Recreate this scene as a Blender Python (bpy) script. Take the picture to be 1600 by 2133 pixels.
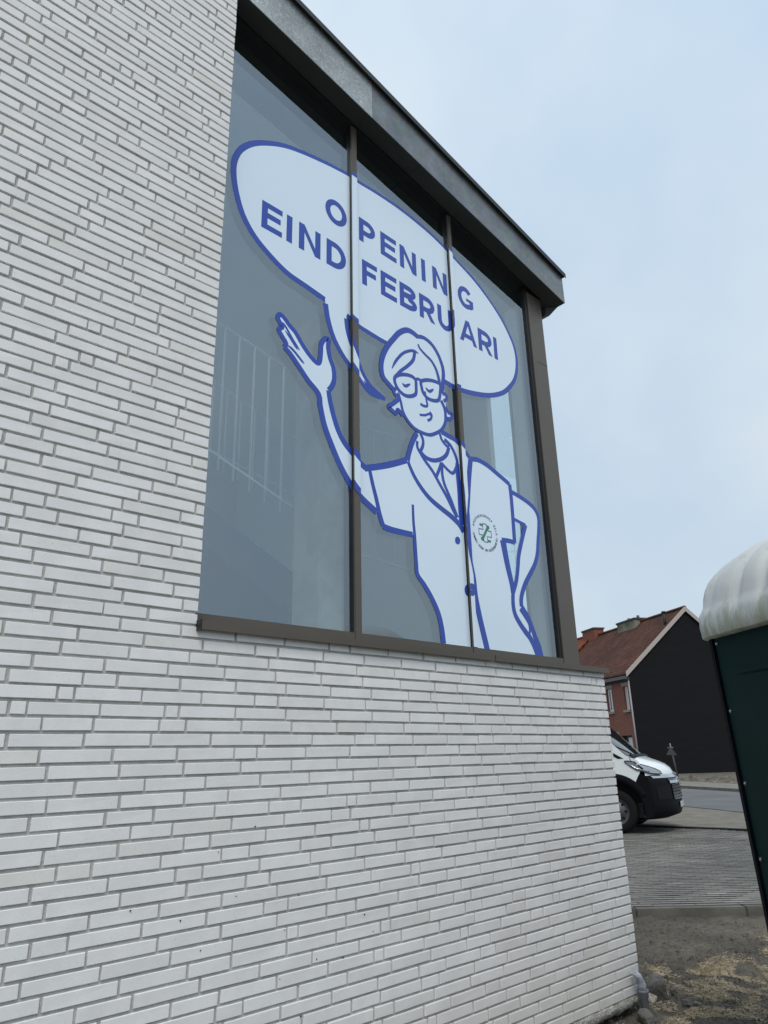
import bpy, bmesh, math, random
from mathutils import Vector, Matrix
from mathutils.geometry import tessellate_polygon
random.seed(7)
for o in list(bpy.data.objects): bpy.data.objects.remove(o)
scene = bpy.context.scene
COL = scene.collection
R = math.radians

# ------------------------------------------------------------------ camera
# solved from the brick courses: X runs along the brick wall, Y into it, Z up, Z=0 at the sill
S = 0.0525                                   # one brick course
FPX, W0, H0 = 1477.94, 1600.0, 2133.0
YAW, PITCH, ROLL = 0.7444, 0.3321, -0.0227
CAM = Vector((-84.7032 * S, -50.44 * S, -10.0748 * S))
_f = Vector((math.sin(YAW) * math.cos(PITCH), math.cos(YAW) * math.cos(PITCH), math.sin(PITCH)))
_r = Vector((math.cos(YAW), -math.sin(YAW), 0)); _u = _r.cross(_f)
CR = _r * math.cos(ROLL) + _u * math.sin(ROLL)
CU = -_r * math.sin(ROLL) + _u * math.cos(ROLL)
CF = _f
cam_d = bpy.data.cameras.new('camera'); cam = bpy.data.objects.new('camera', cam_d); COL.objects.link(cam)
M = Matrix((CR, CU, -CF)).transposed().to_4x4(); M.translation = CAM
cam.matrix_world = M
cam_d.sensor_fit = 'HORIZONTAL'; cam_d.sensor_width = 36.0; cam_d.lens = FPX / W0 * 36.0
cam_d.clip_start = 0.05; cam_d.clip_end = 3000
scene.camera = cam

# ------------------------------------------------------------------ sky, sun, exposure
SUN_EL, SUN_AZ = R(55), R(-140)               # azimuth from +Y towards +X
world = bpy.data.worlds.new('World'); scene.world = world; world.use_nodes = True
nt = world.node_tree; nt.nodes.clear()
wo = nt.nodes.new('ShaderNodeOutputWorld'); bg = nt.nodes.new('ShaderNodeBackground')
sky = nt.nodes.new('ShaderNodeTexSky'); sky.sky_type = 'NISHITA'; sky.sun_disc = False
sky.sun_elevation = SUN_EL; sky.sun_rotation = SUN_AZ
sky.air_density = 1.0; sky.dust_density = 4.0; sky.ozone_density = 2.0; sky.altitude = 0
tint = nt.nodes.new('ShaderNodeMix'); tint.data_type = 'RGBA'
tint.inputs[0].default_value = 0.80          # a thin even veil of high cloud over the blue
# overcast skies grow brighter towards the zenith
wtc = nt.nodes.new('ShaderNodeTexCoord'); wsx = nt.nodes.new('ShaderNodeSeparateXYZ'); nt.links.new(wtc.outputs['Generated'], wsx.inputs[0])
wmr = nt.nodes.new('ShaderNodeMapRange'); wmr.inputs[1].default_value = -.05; wmr.inputs[2].default_value = .9; wmr.inputs[3].default_value = .88; wmr.inputs[4].default_value = 1.16
nt.links.new(wsx.outputs[2], wmr.inputs[0])
wsc = nt.nodes.new('ShaderNodeVectorMath'); wsc.operation = 'SCALE'; wcl = nt.nodes.new('ShaderNodeMix'); wcl.data_type = 'RGBA'; wcl.inputs[6].default_value = (4.5, 5.62, 6.7, 1); wcl.inputs[7].default_value = (5.4, 6.1, 6.62, 1); nt.links.new(wcl.outputs[2], wsc.inputs[0])
wno = nt.nodes.new('ShaderNodeTexNoise'); wno.inputs['Scale'].default_value = 2.3; wno.inputs['Detail'].default_value = 4; nt.links.new(wtc.outputs['Generated'], wno.inputs['Vector'])
wm2 = nt.nodes.new('ShaderNodeMapRange'); wm2.inputs[1].default_value = .3; wm2.inputs[2].default_value = .7; wm2.inputs[3].default_value = .95; wm2.inputs[4].default_value = 1.05   # faint unevenness of the cloud veil
wm3 = nt.nodes.new('ShaderNodeMapRange'); wm3.inputs[1].default_value = .35; wm3.inputs[2].default_value = .66; nt.links.new(wno.outputs[0], wm3.inputs[0]); nt.links.new(wm3.outputs[0], wcl.inputs[0])
nt.links.new(wno.outputs[0], wm2.inputs[0]); wmu = nt.nodes.new('ShaderNodeMath'); wmu.operation = 'MULTIPLY'
nt.links.new(wmr.outputs[0], wmu.inputs[0]); nt.links.new(wm2.outputs[0], wmu.inputs[1])
nt.links.new(wmu.outputs[0], wsc.inputs['Scale']); nt.links.new(wsc.outputs[0], tint.inputs[7])
nt.links.new(sky.outputs[0], tint.inputs[6]); nt.links.new(tint.outputs[2], bg.inputs[0])
bg.inputs[1].default_value = 0.12
nt.links.new(bg.outputs[0], wo.inputs[0])
sd = bpy.data.lights.new('sun', 'SUN'); sd.energy = 1.25; sd.angle = R(18); sd.color = (1.0, 0.96, 0.9)
sun = bpy.data.objects.new('sun', sd); COL.objects.link(sun)
sdir = Vector((math.sin(SUN_AZ) * math.cos(SUN_EL), math.cos(SUN_AZ) * math.cos(SUN_EL), math.sin(SUN_EL)))
sun.rotation_euler = sdir.to_track_quat('Z', 'Y').to_euler()
scene.view_settings.view_transform = 'Standard'; scene.view_settings.look = 'None'
scene.view_settings.exposure = 0.2; scene.view_settings.gamma = 1.0
scene.view_settings.use_curve_mapping = False
scene.cycles.max_bounces = 10; scene.cycles.transparent_max_bounces = 24

# ------------------------------------------------------------------ pixel helpers (a pixel gives a direction only)
def ray(x, y):
    return CR * ((x - 800) / FPX) - CU * ((y - 1066.5) / FPX) + CF
def onY(x, y, Y): d = ray(x, y); return CAM + d * ((Y - CAM.y) / d.y)
def onZ(x, y, Z): d = ray(x, y); return CAM + d * ((Z - CAM.z) / d.z)
def onPlane(x, y, p, n): d = ray(x, y); return CAM + d * ((Vector(p) - CAM).dot(n) / d.dot(n))
def pix(P):
    q = Vector(P) - CAM; z = q.dot(CF)
    return (800 + FPX * q.dot(CR) / z, 1066.5 - FPX * q.dot(CU) / z, z)

# ------------------------------------------------------------------ object helpers
def tag(o, label=None, cat=None, group=None, kind=None):
    if label: o['label'] = label
    if cat: o['category'] = cat
    if group: o['group'] = group
    if kind: o['kind'] = kind
    return o
def empty(name, loc=(0, 0, 0), rz=0.0, parent=None):
    o = bpy.data.objects.new(name, None); COL.objects.link(o); o.location = loc; o.rotation_euler = (0, 0, rz)
    o.empty_display_size = 0.2
    if parent: o.parent = parent
    return o
def link(name, me, mat=None, parent=None, keep=True):
    """link mesh given in world space; under a parent it keeps its world place"""
    o = bpy.data.objects.new(name, me); COL.objects.link(o)
    if mat is not None and not me.materials: me.materials.append(mat)
    if parent:
        o.parent = parent
        if keep: o.matrix_parent_inverse = wmat(parent).inverted()
    return o
def wmat(o):
    m = Matrix.LocRotScale(o.location, o.rotation_euler, o.scale)
    if o.parent: m = wmat(o.parent) @ o.matrix_parent_inverse @ m
    return m
class MB:
    def __init__(s): s.v = []; s.f = []; s.sm = []; s.mi = []
    def add(s, vs, fs, smooth=False, mi=0):
        n = len(s.v); s.v += [tuple(v) for v in vs]
        for f in fs: s.f.append([i + n for i in f]); s.sm.append(smooth); s.mi.append(mi)
        return s
    def hexa(s, p, **k):      # 8 points: bottom ring, top ring
        return s.add(p, [(3, 2, 1, 0), (4, 5, 6, 7), (0, 1, 5, 4), (1, 2, 6, 5), (2, 3, 7, 6), (3, 0, 4, 7)], **k)
    def box(s, x0, x1, y0, y1, z0, z1, **k):
        return s.hexa([(x0, y0, z0), (x1, y0, z0), (x1, y1, z0), (x0, y1, z0), (x0, y0, z1), (x1, y0, z1), (x1, y1, z1), (x0, y1, z1)], **k)
    def obox(s, o, a, b, c, **k):   # origin + three edge vectors
        o, a, b, c = Vector(o), Vector(a), Vector(b), Vector(c)
        return s.hexa([o, o + a, o + a + b, o + b, o + c, o + a + c, o + a + b + c, o + b + c], **k)
    def tube(s, pts, r, n=8, caps=True, smooth=True, mi=0):
        pts = [Vector(p) for p in pts]; rs = r if isinstance(r, (list, tuple)) else [r] * len(pts)
        base = len(s.v); up = None
        for i, p in enumerate(pts):
            t = (pts[min(i + 1, len(pts) - 1)] - pts[max(i - 1, 0)]).normalized()
            if up is None: up = t.orthogonal().normalized()
            a = (up - t * up.dot(t)).normalized(); b = t.cross(a); up = a
            for k in range(n):
                w = 2 * math.pi * k / n; s.v.append(tuple(p + (a * math.cos(w) + b * math.sin(w)) * rs[i]))
        for i in range(len(pts) - 1):
            for k in range(n):
                k2 = (k + 1) % n
                s.f.append([base + i * n + k, base + i * n + k2, base + (i + 1) * n + k2, base + (i + 1) * n + k]); s.sm.append(smooth); s.mi.append(mi)
        if caps:
            s.f.append([base + k for k in range(n)][::-1]); s.sm.append(False); s.mi.append(mi)
            e = base + (len(pts) - 1) * n; s.f.append([e + k for k in range(n)]); s.sm.append(False); s.mi.append(mi)
        return s
    def loft(s, rings, closed=True, caps=False, smooth=True, mi=0):
        base = len(s.v); n = len(rings[0])
        for r in rings: s.v += [tuple(p) for p in r]
        for i in range(len(rings) - 1):
            for k in range(n if closed else n - 1):
                k2 = (k + 1) % n
                s.f.append([base + i * n + k, base + i * n + k2, base + (i + 1) * n + k2, base + (i + 1) * n + k]); s.sm.append(smooth); s.mi.append(mi)
        if caps:
            s.f.append([base + k for k in range(n)][::-1]); s.sm.append(False); s.mi.append(mi)
            e = base + (len(rings) - 1) * n; s.f.append([e + k for k in range(n)]); s.sm.append(False); s.mi.append(mi)
        return s
    def mesh(s, name):
        me = bpy.data.meshes.new(name); me.from_pydata(s.v, [], s.f)
        me.polygons.foreach_set('use_smooth', s.sm); me.polygons.foreach_set('material_index', s.mi)
        me.validate(); me.update(); return me
    def build(s, name, mat, parent=None, bevel=0, seg=2, recalc=True):
        me = s.mesh(name)
        mats = mat if isinstance(mat, (list, tuple)) else [mat]
        for m in mats: me.materials.append(m)
        if recalc or bevel:
            bm = bmesh.new(); bm.from_mesh(me)
            bmesh.ops.recalc_face_normals(bm, faces=bm.faces)
            if bevel:
                es = [e for e in bm.edges if len(e.link_faces) == 2 and e.calc_face_angle(0) > 0.6]
                bmesh.ops.bevel(bm, geom=es, offset=bevel, segments=seg, affect='EDGES', clamp_overlap=True)
            bm.to_mesh(me); bm.free()
        return link(name, me, None, parent)

# ------------------------------------------------------------------ materials
def mat(name, col=(.5, .5, .5), rough=.6, metal=0.0, spec=.5, noise=None, bump=None, coat=0.0):
    """noise=(scale, colour2, contrast lo, hi, detail)  bump=(scale, strength, distance)"""
    m = bpy.data.materials.new(name); m.use_nodes = True; t = m.node_tree; b = t.nodes['Principled BSDF']
    b.inputs['Base Color'].default_value = (*col, 1); b.inputs['Roughness'].default_value = rough
    b.inputs['Metallic'].default_value = metal; b.inputs['Specular IOR Level'].default_value = spec
    if coat: b.inputs['Coat Weight'].default_value = coat; b.inputs['Coat Roughness'].default_value = .05
    tc = t.nodes.new('ShaderNodeTexCoord')
    if noise:
        n = t.nodes.new('ShaderNodeTexNoise'); n.inputs['Scale'].default_value = noise[0]; n.inputs['Detail'].default_value = noise[4] if len(noise) > 4 else 6
        t.links.new(tc.outputs['Object'], n.inputs['Vector'])
        r = t.nodes.new('ShaderNodeValToRGB'); r.color_ramp.elements[0].position = noise[2]; r.color_ramp.elements[1].position = noise[3]
        r.color_ramp.elements[0].color = (*col, 1); r.color_ramp.elements[1].color = (*noise[1], 1)
        t.links.new(n.outputs[0], r.inputs[0]); t.links.new(r.outputs[0], b.inputs['Base Color'])
    if bump:
        n2 = t.nodes.new('ShaderNodeTexNoise'); n2.inputs['Scale'].default_value = bump[0]; n2.inputs['Detail'].default_value = 8
        t.links.new(tc.outputs['Object'], n2.inputs['Vector'])
        bp = t.nodes.new('ShaderNodeBump'); bp.inputs['Strength'].default_value = bump[1]; bp.inputs['Distance'].default_value = bump[2]
        t.links.new(n2.outputs[0], bp.inputs['Height']); t.links.new(bp.outputs[0], b.inputs['Normal'])
    return m
def nodes(m): return m.node_tree, m.node_tree.nodes['Principled BSDF']
def N(t, kind, **kw):
    n = t.nodes.new(kind)
    for k, v in kw.items():
        if k.startswith('i_'): n.inputs[int(k[2:]) if k[2:].isdigit() else k[2:].replace('_', ' ')].default_value = v
        else: setattr(n, k, v)
    return n
def ramp(t, stops, src):
    r = t.nodes.new('ShaderNodeValToRGB')
    while len(r.color_ramp.elements) < len(stops): r.color_ramp.elements.new(.5)
    for e, (p, c) in zip(r.color_ramp.elements, stops): e.position = p; e.color = (*c, 1) if len(c) == 3 else c
    t.links.new(src, r.inputs[0]); return r
def mixc(t, fac, a, b, mode='MIX'):
    n = t.nodes.new('ShaderNodeMix'); n.data_type = 'RGBA'; n.blend_type = mode
    for sock, v in ((n.inputs[0], fac), (n.inputs[6], a), (n.inputs[7], b)):
        if isinstance(v, (int, float)): sock.default_value = v
        elif isinstance(v, tuple): sock.default_value = (*v, 1) if len(v) == 3 else v
        else: t.links.new(v, sock)
    return n.outputs[2]

# white glazed-off-white brick: each brick a touch different, faint lime bloom and dust, some warm ones
m_brick = mat('white_brick', (.66, .66, .64), .62, bump=(90, .25, .002))
t, b = nodes(m_brick)
tc = N(t, 'ShaderNodeTexCoord'); geo = N(t, 'ShaderNodeNewGeometry')
oi = N(t, 'ShaderNodeObjectInfo'); at = N(t, 'ShaderNodeAttribute', attribute_name='rnd')
ad = N(t, 'ShaderNodeMath', operation='ADD'); t.links.new(oi.outputs['Random'], ad.inputs[0]); t.links.new(at.outputs['Fac'], ad.inputs[1])
fr = N(t, 'ShaderNodeMath', operation='FRACT'); t.links.new(ad.outputs[0], fr.inputs[0])
tn = ramp(t, [(0, (.76, .75, .72)), (.06, (.795, .79, .775)), (.5, (.815, .815, .805)), (.95, (.84, .84, .83)), (1, (.79, .778, .745))], fr.outputs[0])
n1 = N(t, 'ShaderNodeTexNoise', i_Scale=7.0, i_Detail=7.0, i_Roughness=.62); t.links.new(geo.outputs['Position'], n1.inputs['Vector'])
bl = ramp(t, [(.40, (.86, .86, .86)), (.62, (1, 1, 1))], n1.outputs[0])
c1 = mixc(t, .55, tn.outputs[0], bl.outputs[0], 'MULTIPLY')
n2 = N(t, 'ShaderNodeTexNoise', i_Scale=160.0, i_Detail=3.0); t.links.new(geo.outputs['Position'], n2.inputs['Vector'])
sp = ramp(t, [(.28, (.72, .7, .66)), (.36, (1, 1, 1))], n2.outputs[0])
c2 = mixc(t, .6, c1, sp.outputs[0], 'MULTIPLY')
# splash dirt with its own ragged shape near the foot of the wall
sx = N(t, 'ShaderNodeSeparateXYZ'); t.links.new(geo.outputs['Position'], sx.inputs[0])
n3 = N(t, 'ShaderNodeTexNoise', i_Scale=3.2, i_Detail=8.0); t.links.new(geo.outputs['Position'], n3.inputs['Vector'])
mr = N(t, 'ShaderNodeMapRange', i_1=-1.45, i_2=-1.95, i_3=0.0, i_4=.9); t.links.new(sx.outputs[2], mr.inputs[0])
mu = N(t, 'ShaderNodeMath', operation='MULTIPLY'); t.links.new(mr.outputs[0], mu.inputs[0]); t.links.new(n3.outputs[0], mu.inputs[1])
c3 = mixc(t, mu.outputs[0], c2, (.50, .47, .41))
t.links.new(c3, b.inputs['Base Color'])
m_mortar = mat('grey_mortar', (.44, .435, .42), .95, spec=.1, noise=(26, (.54, .535, .52), .35, .7), bump=(220, .9, .004))
m_mortar_rough = mat('rough_mortar', (.36, .35, .31), .95, spec=.1, noise=(14, (.5, .49, .45), .35, .7), bump=(60, 1.0, .02))
m_frame = mat('bronze_aluminium', (.108, .093, .076), .42, .35, noise=(3, (.118, .102, .084), .3, .7), bump=(400, .04, .001))
m_rubber = mat('black_rubber', (.006, .006, .007), .5)
m_zinc = mat('zinc_sheet', (.12, .13, .135), .42, .55, bump=(9, .12, .01))
t, b = nodes(m_zinc)
tc = N(t, 'ShaderNodeTexCoord'); vo = N(t, 'ShaderNodeTexVoronoi', i_Scale=38.0); t.links.new(tc.outputs['Object'], vo.inputs['Vector'])
no = N(t, 'ShaderNodeTexNoise', i_Scale=5.0, i_Detail=9.0, i_Roughness=.7); t.links.new(tc.outputs['Object'], no.inputs['Vector'])
r1 = ramp(t, [(.35, (.15, .165, .175)), (.65, (.235, .25, .26))], no.outputs[0])
t.links.new(mixc(t, .12, r1.outputs[0], vo.outputs['Color'], 'OVERLAY'), b.inputs['Base Color'])
m_zinc_old = mat('flecked_zinc', (.2, .21, .21), .5, .45, bump=(12, .15, .01))
t, b = nodes(m_zinc_old)
tc = N(t, 'ShaderNodeTexCoord'); no = N(t, 'ShaderNodeTexNoise', i_Scale=42.0, i_Detail=9.0, i_Roughness=.8, i_Distortion=1.6); t.links.new(tc.outputs['Object'], no.inputs['Vector'])
no2 = N(t, 'ShaderNodeTexNoise', i_Scale=2.2, i_Detail=3.0); t.links.new(tc.outputs['Object'], no2.inputs['Vector'])
r1 = ramp(t, [(.40, (.25, .275, .28)), (.56, (.40, .43, .43)), (.66, (.75, .80, .79))], no.outputs[0])
r2 = ramp(t, [(.35, (.75, .75, .75)), (.65, (1.15, 1.15, 1.15))], no2.outputs[0])
t.links.new(mixc(t, 1.0, r1.outputs[0], r2.outputs[0], 'MULTIPLY'), b.inputs['Base Color'])
m_soffit = mat('dark_soffit', (.045, .05, .046), .6, 0, spec=.25, noise=(1.2, (.06, .065, .06), .35, .65))
# coated double glazing: part clear, part mirror; the outer pane carries the coating
def glazing(name, F0):
    m_ = bpy.data.materials.new(name); m_.use_nodes = True; t = m_.node_tree; t.nodes.clear()
    go = N(t, 'ShaderNodeOutputMaterial'); gm = N(t, 'ShaderNodeMixShader'); gt = N(t, 'ShaderNodeBsdfTransparent'); gg = N(t, 'ShaderNodeBsdfGlossy')
    gt.inputs[0].default_value = (.90, .95, .95, 1); gg.inputs['Roughness'].default_value = 0.0; gg.inputs[0].default_value = (.82, .92, 1.0, 1)
    ge = N(t, 'ShaderNodeNewGeometry'); dp = N(t, 'ShaderNodeVectorMath', operation='DOT_PRODUCT')
    t.links.new(ge.outputs['Normal'], dp.inputs[0]); t.links.new(ge.outputs['Incoming'], dp.inputs[1])
    ab = N(t, 'ShaderNodeMath', operation='ABSOLUTE'); t.links.new(dp.outputs['Value'], ab.inputs[0])
    om = N(t, 'ShaderNodeMath', operation='SUBTRACT', i_0=1.0); t.links.new(ab.outputs[0], om.inputs[1])
    pw = N(t, 'ShaderNodeMath', operation='POWER', i_1=5.0); t.links.new(om.outputs[0], pw.inputs[0])
    gf = N(t, 'ShaderNodeMath', operation='MULTIPLY_ADD', i_1=1 - F0, i_2=F0); t.links.new(pw.outputs[0], gf.inputs[0])
    t.links.new(gf.outputs[0], gm.inputs[0]); t.links.new(gt.outputs[0], gm.inputs[1]); t.links.new(gg.outputs[0], gm.inputs[2]); t.links.new(gm.outputs[0], go.inputs[0])
    return m_
m_glass, m_glass_in = glazing('coated_glass', .225), glazing('inner_glass', .075)
m_white = mat('white_vinyl', (.735, .865, .985), .16, spec=.7, noise=(2.0, (.705, .84, .965), .3, .7), coat=.6)
m_blue = mat('blue_vinyl', (.024, .070, .40), .22, spec=.5)
m_navy = mat('dark_print', (.03, .05, .09), .35)
m_green = mat('green_print', (.03, .23, .13), .35)
m_conc = mat('interior_plaster', (.78, .79, .78), .9, noise=(1.5, (.74, .75, .74), .3, .7))
m_backwall = mat('grey_back_wall', (.36, .37, .375), .9, noise=(1.2, (.32, .33, .335), .3, .7))
m_floor = mat('pale_floor', (.38, .36, .33), .5)
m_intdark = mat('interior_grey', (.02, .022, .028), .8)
m_timber = mat('pale_wood_column', (.42, .40, .36), .7, noise=(6, (.34, .32, .28), .4, .6))
m_rail = mat('white_railing', (.8, .81, .82), .4)

# ================================================================== the white brick building
bld = tag(empty('pharmacy_building', (0, 0, -1.95)), 'white brick building with tall corner window and dark zinc roof edge', 'building')
XJ = -58.285 * S                              # jamb where the window begins
XL, XR = -6.6, 0.0                            # ends of the brick front
NTOP, NBOT = -92, 36                          # brick courses, counted from the sill
BH, JT = .0412, .0113                         # brick height, joint
# mortar body of the wall
mb = MB()
mb.box(XL, XJ - .008, .0075, .36, .004, -NTOP * S, mi=0)
mb.box(XL, XR - .008, .0075, .36, -NBOT * S - .002, .0035)
wall = mb.build('brick_wall', m_mortar, bld)
mbr = MB()                                    # rough mortar bed at the foot
random.seed(3)
nseg = 150
for side in range(1):
    rows = []
    for j, (dy, dz) in enumerate([(.012, 0), (-.004, -.012), (-.002, -.045), (.03, -.072), (.2, -.075)]):
        rows.append([(XL + (XR - .006 - XL) * i / nseg, dy + random.uniform(-.006, .006), -NBOT * S + dz + random.uniform(-.010, .008)) for i in range(nseg + 1)])
    mbr.loft(rows, closed=False, smooth=True)
mbr.build('mortar_bed', m_mortar_rough, bld, recalc=False)
mbp = MB(); mbp.box(XL, XR - .06, .10, .36, -2.4, -NBOT * S - .06); mbp.build('foundation', mat('bitumen_foundation', (.03, .03, .03), .9), bld)

def brick_shape(L, h, dep, rnd, seed):
    """front chamfered block, origin at lower left front; slightly uneven edges"""
    rr = random.Random(seed); c = .0015
    def j(a=.0009): return rr.uniform(-a, a)
    v = [(0, dep, 0), (L, dep, 0), (L, dep, h), (0, dep, h)]
    q = [(j(), c, j()), (L + j(), c, j()), (L + j(), c, h + j()), (j(), c, h + j())]
    f = [(q[0][0] + c, j(.0006), q[0][2] + c), (q[1][0] - c, j(.0006), q[1][2] + c), (q[2][0] - c, j(.0006), q[2][2] - c), (q[3][0] + c, j(.0006), q[3][2] - c)]
    fs = [(8, 9, 10, 11)]
    for k in range(4):
        k2 = (k + 1) % 4
        fs += [(k, k2, 4 + k2, 4 + k), (4 + k, 4 + k2, 8 + k2, 8 + k)]
    return v + q + f, fs
random.seed(11)
bricks = []                                   # x0, length, z0, dy
prev = []
for n in range(NTOP, NBOT + 1):
    xr = XJ if n <= 0 else XR
    best = None
    for attempt in range(14):
        x = XL + random.uniform(-.25, 0); row = []; last = 'f'
        while x < xr - .012:
            k = random.random()
            if k < .76 or last != 'f': L = .2385; last = 'f'
            elif k < .86: L = random.choice((.178, .165, .15)); last = 'c'
            elif k < .965: L = random.choice((.115, .105, .098)); last = 'c'
            else: L = .047; last = 'c'
            x1 = min(x + L, xr)
            if xr - x1 < .045: x1 = xr
            if x1 - x > .018: row.append((max(x, XL), x1))
            x = x1 + JT + random.uniform(-.002, .002)
        bad = sum(1 for a in row[:-1] for p in prev if abs(a[1] - p) < .03)
        if best is None or bad < best[0]: best = (bad, row)
        if bad <= 1: break
    prev = [a[1] for a in best[1][:-1]]
    for a, c in best[1]:
        bricks.append((a + random.uniform(-.0006, .0006), c - a, -n * S + random.uniform(-.0009, .0009), random.uniform(-.0018, .0016)))
def pix_area(bk):
    x0, L, z0, dy = bk
    ps = [pix((x0, 0, z0)), pix((x0 + L, 0, z0)), pix((x0 + L, 0, z0 + BH)), pix((x0, 0, z0 + BH))]
    if not (0 < sum(p[0] for p in ps) / 4 < W0 and 0 < sum(p[1] for p in ps) / 4 < H0) or ps[0][2] < .2: return 0
    return abs(sum(ps[i][0] * ps[(i + 1) % 4][1] - ps[(i + 1) % 4][0] * ps[i][1] for i in range(4))) / 2
order = sorted(range(len(bricks)), key=lambda i: -pix_area(bricks[i]))
single = set(order[:300])
shapes = {}
def brick_mesh(L, seed):
    key = (round(L, 3), seed)
    if key not in shapes:
        v, f = brick_shape(round(L, 3), BH, .035, 0, hash(key) & 0xffff)
        me = bpy.data.meshes.new('brick'); me.from_pydata(v, [], f); me.materials.append(m_brick)
        shapes[key] = me
    return shapes[key]
rest_v, rest_f, rest_r = [], [], []
wi = wmat(wall).inverted()
for i, (x0, L, z0, dy) in enumerate(bricks):
    if i in single:
        o = bpy.data.objects.new('brick', brick_mesh(L, random.randrange(10))); COL.objects.link(o)
        o.parent = wall; o.matrix_parent_inverse = wi; o.location = (x0, dy, z0)
        o.rotation_euler = (random.uniform(-.012, .012), random.uniform(-.0015, .0015), random.uniform(-.004, .004))
    else:
        v, f = brick_shape(L, BH, .035, 0, i * 7 + 1); k = len(rest_v); tl = random.uniform(-.012, .012); yw = random.uniform(-.004, .004)
        rest_v += [(x0 + p[0], dy + p[1] + (p[2] - BH / 2) * tl + (p[0] - L / 2) * yw, z0 + p[2]) for p in v]
        rest_f += [[a + k for a in q] for q in f]; rest_r += [random.random()] * len(v)
me = bpy.data.meshes.new('brick_courses'); me.from_pydata(rest_v, [], rest_f); me.materials.append(m_brick)
a = me.attributes.new('rnd', 'FLOAT', 'POINT'); a.data.foreach_set('value', rest_r)
o = link('brick_courses', me, None, wall); o['kind'] = 'stuff'
# little drill and anchor holes in the lower wall
m_hole = mat('hole', (.012, .012, .012), .9)
for (px, py) in ((455, 1775), (492, 1867), (593, 1937), (778, 1940), (583, 2040), (624, 1865), (660, 1998), (716, 1995), (627, 2118), (376, 1918), (272, 1897), (418, 1980), (532, 1722), (760, 1905)):
    p = onY(px, py, -.002); r_ = random.uniform(.0016, .003)
    h = MB(); h.tube([(p.x, -.0026, p.z), (p.x, .01, p.z)], r_, 8); h.build('wall_hole', m_hole, wall)

# ------------------------------------------------------------------ window: frame, mullions, panes, sill
YG, YM = .121, .096
ZR = .068                                     # top of the bottom rail
def zsof(x): return 2.965 - .218 * x          # underside of the sloping roof edge
def ztop(x): return 3.228 - .243 * x
_m = lambda *q: sum(onY(a_, b_, YM).x for a_, b_ in q) / len(q)
M1 = (_m((735.5, 1310), (736.5, 320)), _m((750.5, 1310), (746.5, 320)))
M2 = (_m((978, 1340), (939, 470)), _m((984, 1340), (948.5, 480)))
PO = (_m((1173.5, 1370), (1101, 640)), _m((1205, 1380), (1131, 660)))
win = MB()
win.box(XJ - .05, PO[1], .1, .20, .004, ZR)                      # bottom rail
wino = win.build('window_frame', m_frame, bld)
win = MB()
win.hexa([(XJ - .05, .088, zsof(XJ) - .012), (PO[1], .088, zsof(PO[1]) - .012), (PO[1], .20, zsof(PO[1]) - .012), (XJ - .05, .20, zsof(XJ) - .012),
          (XJ - .05, .088, zsof(XJ) + .02), (PO[1], .088, zsof(PO[1]) + .02), (PO[1], .20, zsof(PO[1]) + .02), (XJ - .05, .20, zsof(XJ) + .02)])
win.build('head_profile', m_rubber, wino)
win2 = MB(); win2.box(XJ - .06, XJ + .004, .10, .2, .0045, zsof(XJ) - .013); win2.build('jamb_profile', m_frame, wino)
for k, (a, c) in enumerate((M1, M2)):
    g = MB(); g.box(a + .003, c - .003, YM + .012, .19, ZR + .0005, zsof(c) - .0125); g.build('gasket', m_rubber, wino)
    g = MB(); g.box(a, c, YM, YM + .0118, .012, zsof(c) - .0128); g.build('mullion', m_frame, wino, bevel=.0015)
g = MB(); g.box(PO[0] + .004, PO[0] + .05, YM + .014, .19, ZR + .0005, zsof(PO[0]) - .013); g.build('gasket', m_rubber, wino)
g = MB(); g.box(PO[0] - .026, PO[0] - .001, YM + .010, YG - .001, ZR + .0005, zsof(PO[0]) - .0132); g.build('glazing_bead', m_rubber, wino)
g = MB(); g.box(PO[0], PO[1] + .002, YM, YM + .0138, .0125, zsof(PO[1]) - .0128); g.box(PO[0] + .052, PO[1] + .002, YM + .0142, .20, .0125, zsof(PO[1]) - .0128)
po_ = g.build('corner_post', m_frame, wino, bevel=.0015)
p = onY(1141, 764, YM - .0012); q = onY(1120, 753, YM - .0012)
g = MB(); g.obox(p, q - p, (0, .001, 0), (0, 0, .004)); g.build('scratch', mat('scratch', (.05, .045, .04), .6), wino)
for a, c in ((XJ - .02, M1[0] + .008), (M1[1] - .008, M2[0] + .008), (M2[1] - .008, PO[0] + .01)):
    for yy in (YG, YG + .030):
        me = bpy.data.meshes.new('pane'); e = .002
        me.from_pydata([(a, yy, ZR - .004), (c, yy, ZR - .004), (c, yy, zsof(c) - .04), (a, yy, zsof(a) - .04)], [], [(0, 1, 2, 3)])
        link('pane', me, m_glass if yy == YG else m_glass_in, wino)
# sill in two lengths with a joint
sj = onY(1032.5, 1372, -.03).x
for k, (a, c) in enumerate(((XJ + .004, sj - .0025), (sj + .0025, XR + .022))):
    g = MB(); prof = [(-.030, -.026), (-.030, .010), (-.026, .0115), (.0885, .0115), (.0885, .004), (-.022, .004), (-.022, -.026)]
    prof = [(-.030, -.024), (-.030, .0105), (.0885, .0118), (.0885, .0055), (-.026, .0045), (-.026, -.024)]
    g.loft([[(a, y, z) for y, z in prof], [(c, y, z) for y, z in prof]], caps=True, smooth=False)
    g.build('sill', m_frame, bld, bevel=.001)
g = MB(); g.box(XJ - .003, XJ + .0035, -.034, .02, -.028, .016); g.build('sill_end_cap', m_rubber, bld)

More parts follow.
